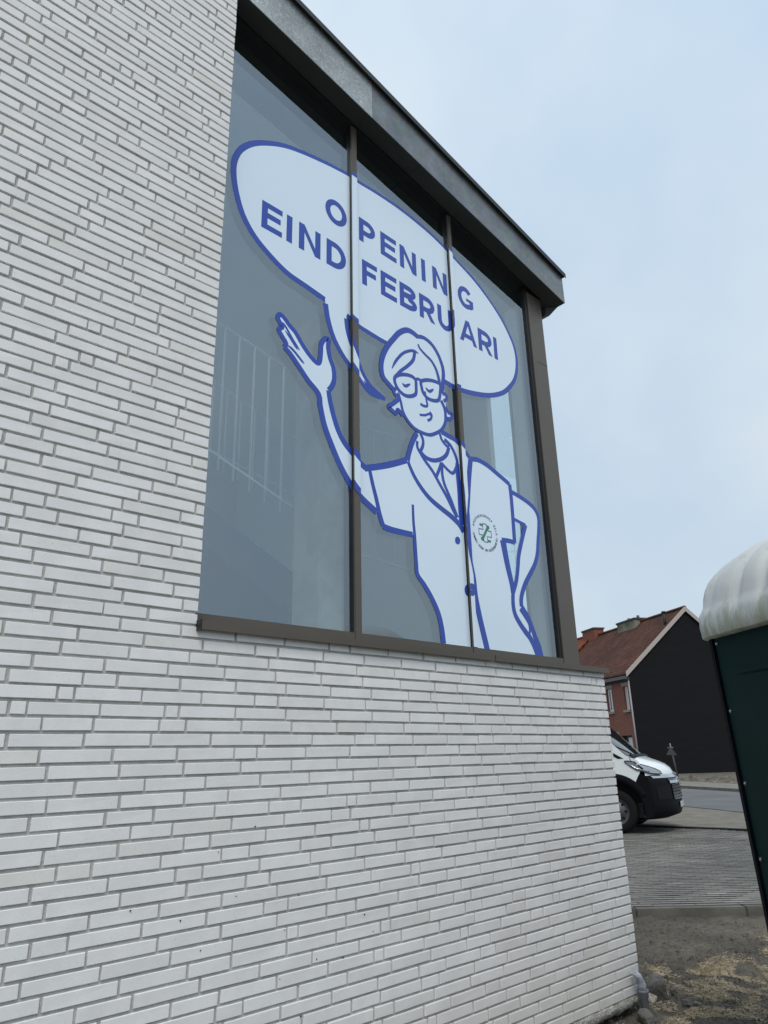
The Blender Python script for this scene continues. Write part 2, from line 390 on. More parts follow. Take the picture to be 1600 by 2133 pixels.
# ------------------------------------------------------------------ roof edge
YF = -.034
seam = -2.06
roof = MB()
XE = .03
def sl(x0, x1, y0, y1, zf0, zf1, mbx):
    mbx.hexa([(x0, y0, zf0(x0)), (x1, y0, zf0(x1)), (x1, y1, zf0(x1)), (x0, y1, zf0(x0)), (x0, y0, zf1(x0)), (x1, y0, zf1(x1)), (x1, y1, zf1(x1)), (x0, y1, zf1(x0))])
sl(XJ + .003, XE - .004, YF + .004, 5.6, lambda x: zsof(x) + .003, lambda x: ztop(x) - .02, roof)
rf = roof.build('roof_edge', m_soffit, bld)
for nm, a, c, mt in (('fascia_panel', XJ + .002, seam - .001, m_zinc_old), ('fascia_panel', seam + .001, XE, m_zinc)):
    g = MB(); sl(a, c, YF, YF + .0035, zsof, lambda x: ztop(x) - .005, g); g.build(nm, mt, rf)
g = MB(); sl(XJ + .002, XE + .02, YF - .028, YF + .10, lambda x: ztop(x) - .0045, lambda x: ztop(x) + .022, g)
sl(XJ + .002, XE + .02, YF - .028, YF - .025, lambda x: ztop(x) - .02, lambda x: ztop(x) - .0048, g); g.build('drip_edge', mat('dark_drip_edge', (.03, .034, .036), .5, .3), rf)
# soffit sheets with lapped joints
js = [XJ + .002, -2.10, -1.62, -1.18, -.55, XE - .002]
for i in range(5):
    g = MB(); dz = .0 if i % 2 else -.004
    sl(js[i] + (.001 if i else 0), js[i + 1] - .001, YF + .004, .5, lambda x: zsof(x) - .003 + dz * .5, lambda x: zsof(x) + .001, g)
    g.build('soffit_sheet', m_soffit, rf)
# side edge of the roof, its lower lip stepping down behind the corner
g = MB(); g.hexa([(XE, YF, zsof(XE)), (XE + .003, YF, zsof(XE)), (XE + .003, 5.6, zsof(XE)), (XE, 5.6, zsof(XE)), (XE, YF, ztop(XE) - .005), (XE + .003, YF, ztop(XE) - .005), (XE + .003, 5.6, ztop(XE) - .005), (XE, 5.6, ztop(XE) - .005)])
g.build('side_fascia', m_zinc, rf)
g = MB(); z = zsof(XE)
g.hexa([(XE - .07, .12, z - .075), (XE - .004, .12, z - .045), (XE - .004, 5.5, z - .045), (XE - .07, 5.5, z - .075), (XE - .07, .10, z - .004), (XE - .004, .03, z - .004), (XE - .004, 5.5, z - .004), (XE - .07, 5.5, z - .004)])
g.build('gutter_lip', m_soffit, rf)
# rest of the building's body (right side wall, back) so that it stands from other places too
g = MB(); g.box(XR - .34, XR - .008, .362, 5.5, -2.4, .003); g.build('side_wall', m_mortar, bld)

# ------------------------------------------------------------------ inside: floor, back wall, column, stairs
BK = 4.6
g = MB()
slot0, slot1 = onY(1030, 1000, BK).x, onY(1058, 1000, BK).x
g.box(-3.7, -.01, BK, BK + .15, -2.4, 3.7); g.box(XL, -3.7, BK, BK + .15, -2.4, -1.0); g.box(XL, -3.7, BK, BK + .15, 4.3, 5.4); g.box(-3.7, XJ - .3, BK, BK + .15, 3.7, 5.4); g.box(XL, XL + .3, BK, BK + .15, -1.0, 4.3)  # large opening at the left is added, out of view, to light the interior
g.build('back_wall', m_backwall, bld)
g = MB(); g.box(XL, -.35, .365, BK, -2.4, -1.86); g.build('interior_floor', m_floor, bld)
g = MB(); g.box(XL + .01, XL + .12, .365, BK, -1.86, 5.2); g.build('party_wall', m_conc, bld)
g = MB(); sl(XJ - .3, -.2, .502, BK, lambda x: zsof(x) - .03, lambda x: zsof(x) - .004, g); g.build('ceiling', m_conc, bld)
g = MB(); g.box(XL, XJ - .30, .365, .9, 4.70, 4.83); g.box(XL, XJ - .30, BK - .4, BK + .14, 4.70, 4.83); g.box(XJ - .9, XJ - .30, .9, BK - .4, 4.70, 4.83); g.box(XJ - .32, XJ - .302, .365, BK, zsof(XJ), 4.70); g.build('upper_ceiling', m_conc, bld)  # ring only: unseen roof opening added to let more daylight inside
# glazed return side of the corner window
def onX(x, y, X): d = ray(x, y); return CAM + d * ((X - CAM.x) / d.x)
XS = -.24
ys0, ys1 = sorted((onX(1020, 920, XS).y, onX(1074, 920, XS).y))
g = MB(); g.box(XS, -.185, .202, ys0, .0126, zsof(0) - .005); g.box(XS, -.185, ys1, BK - .01, .0126, zsof(0) - .005); g.build('upper_side_wall', mat('side_plaster', (.5, .51, .5), .9), bld)
g = MB()
for y in (ys0,): g.box(XS + .002, -.19, y + .001, y + .03, .013, zsof(0) - .006)
g.build('side_window_frame', m_frame, bld)
me = bpy.data.meshes.new('side_pane'); me.from_pydata([(-.21, ys0, ZR), (-.21, ys1, ZR), (-.21, ys1, zsof(0) - .01), (-.21, ys0, zsof(0) - .01)], [], [(0, 1, 2, 3)])
link('side_pane', me, m_glass, bld)
# column behind the first mullion
YC = .50
c0, c1 = onY(662, 1280, YC).x, onY(727, 1280, YC).x
g = MB(); g.box(c0, c1, YC, YC + .25, -1.86, 2.2)
tag(g.build('interior_column', m_timber), 'pale column standing behind the left window pane', 'column')
# staircase with its two railings, seen through the left panes
st = tag(empty('staircase', (-2.4, 1.7, -1.86)), 'staircase with thin white railing behind the left window pane', 'staircase')
YS = .80
def sp_(px, py, Y=YS): return onY(px, py, Y)
A_, B_ = sp_(425, 1052), sp_(740, 1290); C_, D_ = sp_(452, 1155), sp_(740, 1378)
du = (B_ - A_).normalized(); A2 = A_ - du * 1.6; C2 = C_ - (D_ - C_).normalized() * 1.7
g = MB(); g.hexa([C2, D_, D_ + Vector((0, .75, 0)), C2 + Vector((0, .75, 0)), A2, B_, B_ + Vector((0, .75, 0)), A2 + Vector((0, .75, 0))]); g.build('stair_flight', m_intdark, st)
def railing(Y, top0, top1, bot0, bot1, xs, extra=.045):
    T0, T1, B0, B1 = (onY(*p_, Y) for p_ in (top0, top1, bot0, bot1))
    g = MB(); g.tube([T0, T1], .009, 8); rl = g.build('handrail', m_rail, st)
    g = MB(); g.tube([B0, B1], .008, 8); g.build('bottom_rail', m_rail, st)
    for px in xs:
        X = onY(px, 900, Y).x
        zt = T0.z + (T1.z - T0.z) * (X - T0.x) / (T1.x - T0.x); zb = B0.z + (B1.z - B0.z) * (X - B0.x) / (B1.x - B0.x)
        g = MB(); g.tube([(X, Y, zb - extra), (X, Y, zt)], .007, 6); g.build('baluster', m_rail, st)
railing(.78, (425, 652), (668, 815), (425, 930), (668, 1097), (428, 458, 490, 524, 556, 588, 622, 652), .09)
railing(1.55, (425, 780), (668, 950), (425, 930), (668, 1060), (440, 470, 500, 530, 560, 590, 620, 648), .12)
railing(1.3, (735, 885), (880, 925), (735, 1150), (880, 1195), (780, 816, 848, 872), .03)
# landing slab edge seen low in the middle pane
g = MB(); a_, b_ = onY(745, 1234, 2.6), onY(900, 1240, 2.6); g.box(a_.x - .2, b_.x + .4, 2.6, 4.4, a_.z - .45, a_.z); g.build('landing', m_intdark, st)
g = MB(); a_, b_ = onY(762, 1175, 2.7), onY(776, 1233, 2.7); g.box(a_.x, b_.x, 2.7, 2.75, b_.z, a_.z); g.build('newel_post', m_rail, st)

# ================================================================== stickers on the glass
ZMIN = ZR + .002
PANELS = [(XJ - .01, M1[0], YG), (M1[0], M1[1], YM), (M1[1], M2[0], YG), (M2[0], M2[1], YM), (M2[1], PO[0], YG)]
layer = [0]
def clip(poly, ax, val, keep_less):
    out = []
    for i in range(len(poly)):
        p, q = poly[i], poly[(i + 1) % len(poly)]
        pi_, qi = (p[ax] <= val) == keep_less or p[ax] == val, (q[ax] <= val) == keep_less or q[ax] == val
        if pi_: out.append(p)
        if pi_ != qi:
            t_ = (val - p[ax]) / (q[ax] - p[ax]); out.append((p[0] + t_ * (q[0] - p[0]), p[1] + t_ * (q[1] - p[1])))
    return out
class Sticker:
    """flat film cut in the X,Z plane; lies on the panes and wraps over the mullion faces"""
    def __init__(s): s.tris = []
    def poly(s, pts, holes=()):
        loops = [[Vector((p[0], p[1], 0)) for p in pts]] + [[Vector((p[0], p[1], 0)) for p in h] for h in holes]
        flat = [p for l in loops for p in l]
        layer[0] += 1; off = .0008 + layer[0] * .00003
        for tr in tessellate_polygon(loops): s.tris.append(([(flat[i].x, flat[i].y) for i in tr], off))
        return s
    def ribbon(s, pts, w, closed=False):
        n = len(pts); ws = w if isinstance(w, (list, tuple)) else [w] * n
        L, Rr = [], []
        for i in range(n):
            a = pts[(i - 1) % n] if (closed or i > 0) else pts[i]; c = pts[(i + 1) % n] if (closed or i < n - 1) else pts[i]
            d = Vector((c[0] - a[0], c[1] - a[1]))
            if d.length < 1e-6: d = Vector((1, 0))
            d.normalize(); nn = Vector((-d.y, d.x)) * ws[i] / 2
            L.append((pts[i][0] + nn.x, pts[i][1] + nn.y)); Rr.append((pts[i][0] - nn.x, pts[i][1] - nn.y))
        layer[0] += 1; off = .0008 + layer[0] * .00003
        for i in range(n if closed else n - 1):
            j = (i + 1) % n
            s.tris.append(([L[i], Rr[i], Rr[j]], off)); s.tris.append(([L[i], Rr[j], L[j]], off))
        return s
    def build(s, name, m, parent):
        for (x0, x1, Y) in PANELS:
            b_ = MB()
            for tri, off in s.tris:
                c = clip(clip(clip(tri, 0, x1, True), 0, x0, False), 1, ZMIN, False)
                if len(c) >= 3:
                    y = Y - off
                    vs = [(p_[0], y, p_[1]) for p_ in c]
                    a2 = sum(c[i][0] * c[(i + 1) % len(c)][1] - c[(i + 1) % len(c)][0] * c[i][1] for i in range(len(c)))
                    if abs(a2) < 1e-9: continue
                    if a2 < 0: vs = vs[::-1]
                    b_.add(vs, [list(range(len(vs)))])
            if not b_.f: continue
            me_ = b_.mesh(name); me_.materials.append(m); bm_ = bmesh.new(); bm_.from_mesh(me_); bmesh.ops.remove_doubles(bm_, verts=bm_.verts, dist=.00001); bm_.to_mesh(me_); bm_.free(); link(name, me_, None, parent)
def G2(px, py): p_ = onY(px, py, YG); return (p_.x, p_.z)
def smooth(pts, sub=5, closed=False):
    n = len(pts); out = []
    rng = range(n if closed else n - 1)
    for i in rng:
        p0, p1, p2, p3 = (pts[(i - 1) % n] if closed or i > 0 else pts[i], pts[i], pts[(i + 1) % n], pts[(i + 2) % n] if closed or i + 2 < n else pts[min(i + 1, n - 1)])
        for k in range(sub):
            t_ = k / sub
            out.append(tuple(.5 * (2 * p1[a] + (p2[a] - p0[a]) * t_ + (2 * p0[a] - 5 * p1[a] + 4 * p2[a] - p3[a]) * t_ * t_ + (3 * p1[a] - p0[a] - 3 * p2[a] + p3[a]) * t_ ** 3) for a in range(2)))
    if not closed: out.append(tuple(pts[-1]))
    return out
def tr(o, s_, pts): return [G2(o[0] + x / s_, o[1] + y / s_) for x, y in pts]
P = lambda *pts: [G2(*p_) for p_ in pts]
A1 = lambda *pts: tr((400, 0), 2.0, pts)            # tracing crops: origin, scale
A2c = lambda *pts: tr((400, 600), 2.6667, pts)
A3 = lambda *pts: tr((700, 600), 3.2, pts)
A4 = lambda *pts: tr((800, 950), 3.2, pts)
def wv(n, a, c=None, taper=0):
    """stroke widths along n points, in metres, fading at the ends when asked"""
    c = a if c is None else c; a *= 1.1; c *= 1.1; out = []
    for i in range(n):
        u = i / max(1, n - 1); w_ = a + (c - a) * u
        if taper: w_ *= min(1, .25 + .75 * min(u, 1 - u) / taper)
        out.append(w_)
    return out

# ---- speech bubble
bub = tag(empty('speech_bubble_sticker', (-2.2, YG, 2.0)), 'white speech bubble sticker with blue outline and blue capital lettering', 'sticker')
ring = P((677, 624), (640, 598), (600, 570), (565, 535), (530, 492), (505, 445), (491, 395), (486.5, 355), (490, 330), (502, 311), (525, 299.5), (555, 298), (590, 303), (625, 315), (670, 335), (700, 350), (727, 365),
         (750, 381), (780, 399), (825, 429), (865, 460), (900, 490), (930, 520), (955, 547), (985, 580), (1015, 619), (1043, 662), (1062, 700), (1073, 731), (1076.5, 762), (1072, 790), (1059, 809), (1044, 819.5),
         (1019, 823.5), (990, 820), (966, 814), (950, 808), (937, 801), (925, 794))
back = P((905, 783), (870, 760), (840, 738), (809, 717), (790, 706), (769, 693), (750, 681), (735, 668), (722.5, 656))
tail_in = P((721, 664), (723.5, 687), (730, 712), (740, 738), (750, 763), (760, 786), (776, 808), (802, 831))
tail_out = P((802, 831), (776, 822), (760, 806), (748, 788), (730, 763), (711, 735), (694, 701), (683, 664), (678, 632))
rs = smooth(ring); bs = smooth(back); ti = smooth(tail_in); to = smooth(tail_out)
Sticker().poly(rs + bs + ti + to).build('white_film', m_white, bub)
nr = len(rs)
wr = []
for i, p_ in enumerate(rs):
    u = i / nr
    wr.append(1.08 * (.034 if u < .25 else (.034 + (.024 - .034) * (u - .25) / .15 if u < .4 else (.024 if u < .72 else .024 + (.034 - .024) * min(1, (u - .72) / .1)))))
hf = len(rs) // 2
for rb_, wb2 in ((rs[:hf + 1], wr[:hf + 1]), (rs[hf:], wr[hf:]), (bs, .030), (ti, wv(len(ti), .030, .022)), (to, wv(len(to), .022, .034))): Sticker().ribbon(rb_, wb2).build('outline_stroke', m_blue, bub)
Sticker().poly(smooth(P((757, 792), (766, 800), (778, 811), (804, 831.5), (778, 823), (766, 812)), 4, True)).build('outline_stroke', m_blue, bub)

# ---- lettering, drawn in unit boxes (0..1 high)
def arc(cx, cy, rx, ry, a0, a1, n=14): return [(cx + rx * math.cos(R(a0 + (a1 - a0) * i / n)), cy + ry * math.sin(R(a0 + (a1 - a0) * i / n))) for i in range(n + 1)]
TH = .212
def glyph(ch, w):
    """list of ('p', polygon) / ('r', ribbon, closed); w = width/height of the letter box"""
    t_ = TH; h = t_ / 2; bar = lambda x0, y0, x1, y1: ('p', [(x0, y0), (x1, y0), (x1, y1), (x0, y1)])
    if ch == 'I': return [bar(0, 0, t_, 1)]
    if ch in 'EF':
        o = [bar(0, 0, t_, 1), bar(t_, 1 - t_ * .95, w, 1), bar(t_, .43, w * .92, .43 + t_ * .95)]
        return o + ([bar(t_, 0, w, t_ * .95)] if ch == 'E' else [])
    if ch == 'N': return [bar(0, 0, t_, 1), bar(w - t_, 0, w, 1), ('p', [(t_, 1), (t_, .70), (w - t_, 0), (w - t_, .30)])]
    if ch == 'O': return [('r', arc(w / 2, .5, w / 2 - h, .5 - h + .01, 0, 360, 32)[:-1], True)]
    if ch == 'G': return [('r', arc(w / 2, .5, w / 2 - h, .5 - h + .01, 42, 300, 26) + [(w - h, .18)], False), ('p', [(w - t_, .14), (w, .14), (w, .5), (w - t_, .5)]), bar(w * .55, .38, w - t_, .5)]
    if ch == 'U': return [('r', [(h, 1), (h, .4)] + arc(w / 2, .40, w / 2 - h, .40 - h, 180, 360, 16)[1:] + [(w - h, 1)], False)]
    if ch == 'D': return [bar(0, 0, t_, 1), ('r', [(t_, 1 - h), (w * .40, 1 - h)] + arc(w * .40, .5, w * .6 - h, .5 - h, 90, -90, 18)[1:] + [(t_, h)], False)]
    if ch in 'PR':
        r_ = .28; o = [bar(0, 0, t_, 1), ('r', [(t_, 1 - h), (w * .5, 1 - h)] + arc(w * .5, 1 - h - r_ + .045, w * .5 - h, r_ - .045, 90, -90, 14)[1:] + [(t_, 1 - h - 2 * r_ + .09)], False)]
        return o + ([('p', [(w * .36, .42), (w * .62, .42), (w, 0), (w - .22, 0)])] if ch == 'R' else [])
    if ch == 'B': return [bar(0, 0, t_, 1), ('r', [(t_, 1 - h), (w * .5, 1 - h)] + arc(w * .5, .735, w * .44 - h, .265 - h, 90, -90, 12)[1:] + [(t_, .47 + h - .02)], False),
                          ('r', [(t_, .45 + h - .02), (w * .5, .45 + h - .02)] + arc(w * .5, .27, w * .5 - h, .27 - h, 90, -90, 12)[1:] + [(t_, h)], False)]
    if ch == 'A': return [('p', [(0, 0), (.2, 0), (w / 2 + .0, .78), (w / 2 + .1, 1), (w / 2 - .1, 1)]), ('p', [(w - .2, 0), (w, 0), (w / 2 + .1, 1), (w / 2, .78)]), bar(w * .28, .20, w * .72, .20 + t_ * .9)]
def line(letters, b0, b1, cap0, cap1):
    (x0, z0), (x1, z1) = G2(*b0), G2(*b1)
    for ch, pl, pr, yl, yr in letters:
        XA, XB = G2(pl, yl)[0], G2(pr, yr)[0]; u = (XA - x0) / (x1 - x0); z = z0 + (z1 - z0) * u; H = cap0 + (cap1 - cap0) * u
        k = Sticker(); w_ = (XB - XA) / H
        for gph in glyph(ch, w_):
            pts = [(XA + a * H, z + c * H + (a * H) * (z1 - z0) / (x1 - x0)) for a, c in gph[1]]
            if gph[0] == 'p': k.poly(pts)
            else: k.ribbon(pts, TH * H, gph[2])
        k.build('letter', m_blue, bub)
capE = G2(545, 415)[1] - G2(545, 472.5)[1]
line([('E', 545, 588, 445, 465), ('I', 597, 607.5, 470, 475), ('N', 622.5, 667.5, 490, 515), ('D', 680, 720.5, 525, 540), ('F', 754, 785, 560, 560), ('E', 793, 826, 590, 600), ('B', 832.5, 868, 612, 625), ('R', 873.5, 905, 635, 650), ('U', 911, 941, 645, 660),
      ('A', 958, 993, 700, 715), ('R', 996, 1025, 705, 730), ('I', 1028.5, 1037.5, 725, 728)], (545, 472.5), (1037, 750), capE, capE * .99)
line([('O', 677.5, 722, 440, 450), ('P', 747.5, 781, 475, 490), ('E', 792.5, 825, 510, 520), ('N', 832.5, 866.5, 530, 550), ('I', 877.5, 885.5, 560, 565), ('N', 900.5, 930.5, 570, 595), ('G', 953, 984, 605, 620)], (711, 475), (968, 640.5), capE * .96, capE * .96)

# ---- the waving pharmacist
phm = tag(empty('pharmacist_sticker', (-1.5, YG, .1)), 'sticker of waving pharmacist in white coat and glasses drawn in blue line', 'sticker')
hand_l = A2c((512, 328), (522, 308), (500, 268), (483, 238), (487, 224), (500, 216), (486, 188), (475, 165), (480, 152), (492, 149), (512, 168), (540, 208), (575, 250), (610, 312), (650, 372), (690, 415), (708, 408), (714, 360), (718, 310), (738, 283), (758, 288), (755, 330), (765, 390), (785, 450), (788, 510), (775, 548), (757, 570))
arm_r = A2c((757, 570), (765, 625), (782, 700), (810, 790), (845, 860), (885, 912), (930, 968), (962, 1000))
arm_l = A2c((1025, 1245), (945, 1170), (882, 1092), (822, 985), (772, 865), (735, 762), (712, 655), (702, 588), (645, 515), (592, 435), (548, 370), (512, 328))
body = A2c((962, 1002), (1080, 985), (1192, 956), (1206, 910), (1226, 850), (1246, 812)) + A3((570, 965), (620, 980), (660, 970), (700, 955), (745, 985), (795, 1015), (830, 1055), (860, 1092), (888, 1133)) \
    + A4((575, 20), (625, 27), (685, 62), (740, 108), (790, 150), (835, 190), (846, 238), (900, 270), (955, 308), (1000, 352), (1025, 405), (1030, 470), (1025, 560), (1020, 650), (1004, 720), (970, 790), (940, 850), (920, 910), (912, 960), (915, 1005), (950, 1062), (980, 1130), (1003, 1200), (1030, 1268), (1048, 1345)) \
    + A4((405, 1300)) + A2c((1396, 1975), (1385, 1880), (1365, 1800), (1330, 1720), (1290, 1650), (1250, 1590), (1245, 1530), (1240, 1450), (1233, 1372), (1120, 1348), (1060, 1325), (1042, 1260), (1025, 1245))
head = A3((395, 690), (350, 640), (312, 590), (300, 520), (312, 450), (342, 388), (382, 338), (422, 297), (470, 281), (512, 300), (540, 325), (582, 332), (632, 372), (672, 432), (700, 500), (713, 560), (713, 630), (722, 705), (735, 740), (728, 790), (748, 830), (772, 842), (765, 872), (738, 872), (722, 905), (700, 948), (660, 972), (620, 980), (570, 966), (520, 936), (480, 892), (450, 850), (412, 815), (397, 838), (370, 815), (348, 790), (380, 768), (400, 735))
elbow_hole = A4((866, 424), (941, 462), (916, 560), (896, 660), (890, 740), (880, 830), (862, 888), (847, 840), (826, 750), (806, 650), (792, 568), (830, 568), (868, 580), (866, 500))
hs = smooth(hand_l, 3)
Sticker().poly(hs + arm_r[1:] + body[1:-1] + arm_l[1:-1], holes=[elbow_hole]).build('white_film', m_white, phm)
Sticker().poly(head).build('white_film', m_white, phm)
STK = ['outline_stroke']
def st_(pts, w_, w2=None, taper=0, closed=False, sub=4):
    s_ = smooth(pts, sub, closed); Sticker().ribbon(s_, wv(len(s_), w_, w2, taper), closed).build(STK[0], m_blue, phm)
st_(hand_l, .026, .030); st_(arm_r, .030, .036); st_(arm_l, .036, .028)
st_(A2c((500, 190), (520, 218), (560, 290), (597, 348)), .012, .016, .2); st_(A2c((515, 235), (548, 285), (585, 345)), .010, .014, .2); st_(A2c((528, 318), (560, 345), (600, 395), (622, 422)), .016, .014, .2)
st_(A2c((955, 1002), (1080, 985), (1192, 956)), .036); st_(A2c((985, 1010), (1002, 1090), (1022, 1170), (1042, 1260), (1062, 1325)), .024, .030); st_(A2c((1060, 1325), (1120, 1346), (1225, 1370)), .034, .030)
st_(A2c((1225, 1203), (1228, 1290), (1235, 1370), (1240, 1450), (1245, 1530), (1252, 1592), (1290, 1650), (1330, 1720), (1365, 1800), (1385, 1880), (1397, 1975)), .018, .036)
st_(A2c((1196, 960), (1206, 910), (1226, 850), (1248, 808)), .032)
st_(A2c((1198, 965), (1230, 1040), (1272, 1110), (1322, 1172), (1382, 1224), (1440, 1270), (1482, 1312), (1508, 1355)), .024, .040)
st_(A3((560, 968), (577, 1010), (577, 1050), (560, 1092)), .022); st_(A3((540, 1020), (540, 1060), (560, 1100), (592, 1152), (642, 1222), (692, 1312), (742, 1402), (785, 1492), (805, 1525)), .020, .026)
st_(A3((560, 1092), (600, 1132), (650, 1150), (700, 1140), (735, 1110), (750, 1062)), .026); st_(A3((690, 970), (702, 1010), (730, 1048), (752, 1064)), .020)
st_(A3((720, 1010), (762, 1052), (792, 1112), (806, 1165), (798, 1202), (776, 1235), (740, 1210), (700, 1165)), .026, .020)
st_(A3((700, 1165), (685, 1212), (664, 1265)), .022); st_(A3((705, 1180), (706, 1240), (722, 1312), (760, 1402), (790, 1482), (808, 1530)), .022, .024)
st_(A3((806, 1172), (812, 1262), (822, 1362), (828, 1462), (838, 1580)), .034, .046)
st_(A3((700, 958), (745, 985), (795, 1015), (830, 1055), (860, 1092), (888, 1133)), .034, .028)
st_(A4((575, 20), (566, 120), (560, 212), (556, 282), (550, 362), (545, 452), (548, 562), (560, 652), (580, 742), (596, 832), (605, 922), (622, 1012), (646, 1122), (670, 1222), (688, 1300)), .040, .046)
st_(A4((575, 20), (625, 27), (685, 62), (740, 108), (790, 150), (835, 190)), .032); st_(A4((835, 188), (846, 280), (856, 400), (863, 500), (869, 580)), .034); st_(A4((870, 578), (830, 566), (783, 560)), .030)
st_(A4((790, 562), (806, 650), (826, 750), (847, 840), (859, 915)), .056, .040)
st_(A4((848, 240), (900, 270), (955, 308), (1000, 352), (1025, 405), (1030, 470), (1025, 560), (1020, 650), (1004, 720), (970, 790), (940, 850), (920, 910), (912, 960), (915, 1005)), .030, .036)
st_(A4((862, 420), (941, 461)), .022); st_(A4((941, 458), (916, 560), (896, 660), (890, 740), (880, 830), (860, 905)), .036, .032)
st_(A4((858, 905), (858, 980), (870, 1050), (900, 1110), (940, 1170), (972, 1212), (1002, 1272), (1024, 1335)), .032, .044)
st_(A4((905, 1020), (932, 1062), (962, 1112), (970, 1150), (968, 1180), (955, 1198)), .024, .018); st_(A4((915, 1003), (950, 1062), (980, 1130), (1003, 1200), (1030, 1268), (1048, 1345)), .036, .046)
STK[0] = 'face_stroke'
st_(A3((395, 690), (350, 640), (312, 590), (300, 520), (312, 450), (342, 388), (382, 338), (422, 297), (470, 281), (512, 300), (540, 325)), .030, .036); st_(A3((535, 323), (582, 332), (632, 372), (672, 432), (700, 500), (713, 560), (711, 630), (703, 700)), .026, .030)
st_(A3((545, 375), (556, 402), (590, 442), (630, 482), (660, 532), (677, 582), (690, 640)), .014, .026); st_(A3((370, 537), (400, 482), (450, 432), (510, 418), (548, 437)), .018, .018, .2); st_(A3((522, 428), (512, 480), (472, 522), (430, 552), (398, 585)), .024, .018)
st_(A3((393, 592), (432, 577), (490, 584), (526, 610), (532, 660), (528, 708), (490, 722), (450, 712), (412, 675), (390, 628)), .023, closed=True); st_(A3((566, 622), (612, 614), (662, 625), (692, 646), (692, 700), (682, 746), (650, 751), (610, 736), (580, 700), (567, 655)), .023, closed=True)
st_(A3((522, 612), (545, 607), (568, 620)), .018)
st_(A3((440, 634), (460, 654), (493, 640)), .016, .020, .3); st_(A3((595, 664), (620, 690), (648, 674)), .018, .020, .3)
st_(A3((590, 690), (600, 745), (606, 785), (582, 786), (560, 772)), .014, .018); st_(A3((555, 845), (590, 848), (620, 840), (637, 857)), .014); st_(A3((622, 826), (636, 850), (628, 874), (608, 884)), .016)
st_(A3((413, 702), (430, 760), (440, 810), (456, 850), (482, 892), (522, 936), (570, 964), (620, 979), (660, 970), (702, 945), (725, 900), (728, 850), (720, 800), (698, 750)), .018, .024)
st_(A3((398, 668), (384, 688), (400, 718), (418, 705)), .020); st_(A3((420, 738), (382, 768), (350, 790), (372, 815), (398, 836), (412, 812), (445, 852)), .026)
st_(A3((705, 705), (726, 708), (735, 738), (716, 756)), .022); st_(A3((728, 795), (748, 830), (772, 842), (766, 872), (738, 872)), .026)
for cx, cy, r_ in ((488, 563, 15), (562, 895, 25)):
    k = Sticker(); k.ribbon([G2(800 + (cx + r_ * .62 * math.cos(a * .4)) / 3.2, 950 + (cy + r_ * .95 * math.sin(a * .4)) / 3.2) for a in range(16)], .022 if r_ < 20 else .034, True); k.build('button', m_blue, phm)
# ---- round emblem on the chest pocket
cxz = G2(800 + 672 / 3.2, 950 + 513 / 3.2)
em = empty('emblem', (cxz[0], YG, cxz[1]), parent=phm); em.location = Vector((cxz[0], YG, cxz[1])) - phm.location
er = (G2(1012, 1072)[1] - G2(1012, 1148)[1]) / 2 * .93
def E_(u, v): return (cxz[0] + u * er, cxz[1] + v * er)
k = Sticker()
cr = .17; A = .52
pl = [(-cr, A), (cr, A), (cr, cr), (A, cr), (A, -cr), (cr, -cr), (cr, -A), (-cr, -A), (-cr, -cr), (-A, -cr), (-A, cr), (-cr, cr)]
k.ribbon([E_(*q) for q in [(.10, A), (-cr, A), (-cr, cr), (-A, cr), (-A, -cr), (-.22, -cr)]], er * .045); k.ribbon([E_(*q) for q in [(-.1, -A), (cr, -A), (cr, -cr), (A, -cr), (A, cr), (.22, cr)]], er * .045)
k.ribbon([E_(.10, A), E_(cr, A - .05), E_(cr, .3)], er * .045); k.ribbon([E_(-.10, -A), E_(-cr, -A + .05), E_(-cr, -.3)], er * .045)
k.build('emblem_outline', m_navy, em)
k = Sticker(); k.ribbon([E_(-.24, -.36), E_(.24, .36)], er * .15)
for s_ in (1, -1):
    k.poly([E_(s_ * (.26 + .13 * math.cos(R(a))), s_ * (.37 + .12 * math.sin(R(a)))) for a in range(0, 360, 24)])
    k.poly([E_(s_ * -.20, s_ * .36), E_(s_ * -.40, s_ * .36), E_(s_ * -.46, s_ * .42), E_(s_ * -.40, s_ * .48), E_(s_ * -.20, s_ * .48)])
k.build('green_cross_bar', m_green, em)
def glyph_tris(ch):
    cu = bpy.data.curves.new('tmp', 'FONT'); cu.body = ch; cu.size = 1; cu.align_x = 'CENTER'; cu.resolution_u = 2; cu.offset = .012
    ob = bpy.data.objects.new('tmp', cu); COL.objects.link(ob); dg = bpy.context.evaluated_depsgraph_get(); me_ = bpy.data.meshes.new_from_object(ob.evaluated_get(dg))
    me_.calc_loop_triangles(); out = [[(me_.vertices[i].co.x, me_.vertices[i].co.y) for i in t_.vertices] for t_ in me_.loop_triangles]
    bpy.data.objects.remove(ob); bpy.data.curves.remove(cu); bpy.data.meshes.remove(me_); return out
cache = {}
k = Sticker(); layer[0] += 1
def ring_text(txt, a0, a1, r_in, flip=False):
    for i, ch in enumerate(txt):
        if ch == ' ': continue
        if ch not in cache: cache[ch] = glyph_tris(ch)
        a = R(a0 + (a1 - a0) * (i + .5) / len(txt)); sz = er * .20
        ux, uy = (math.sin(a), math.cos(a)); tx, ty = (uy, -ux)
        if flip: tx, ty = -tx, -ty; nx, ny = -ux, -uy
        else: nx, ny = ux, uy
        for tri in cache[ch]:
            k.tris.append(([(cxz[0] + ux * er * r_in + (p_[0] * tx + p_[1] * nx) * sz, cxz[1] + uy * er * r_in + (p_[0] * ty + p_[1] * ny) * sz) for p_ in tri], .0008 + layer[0] * .00003))
ring_text('APOTHEEKGROEP ZELE', -78, 88, .93); ring_text('-SAMEN VOOR UW GEZONDHEID-', 268, 92, 1.06, True)
k.build('emblem_lettering', m_navy, em)

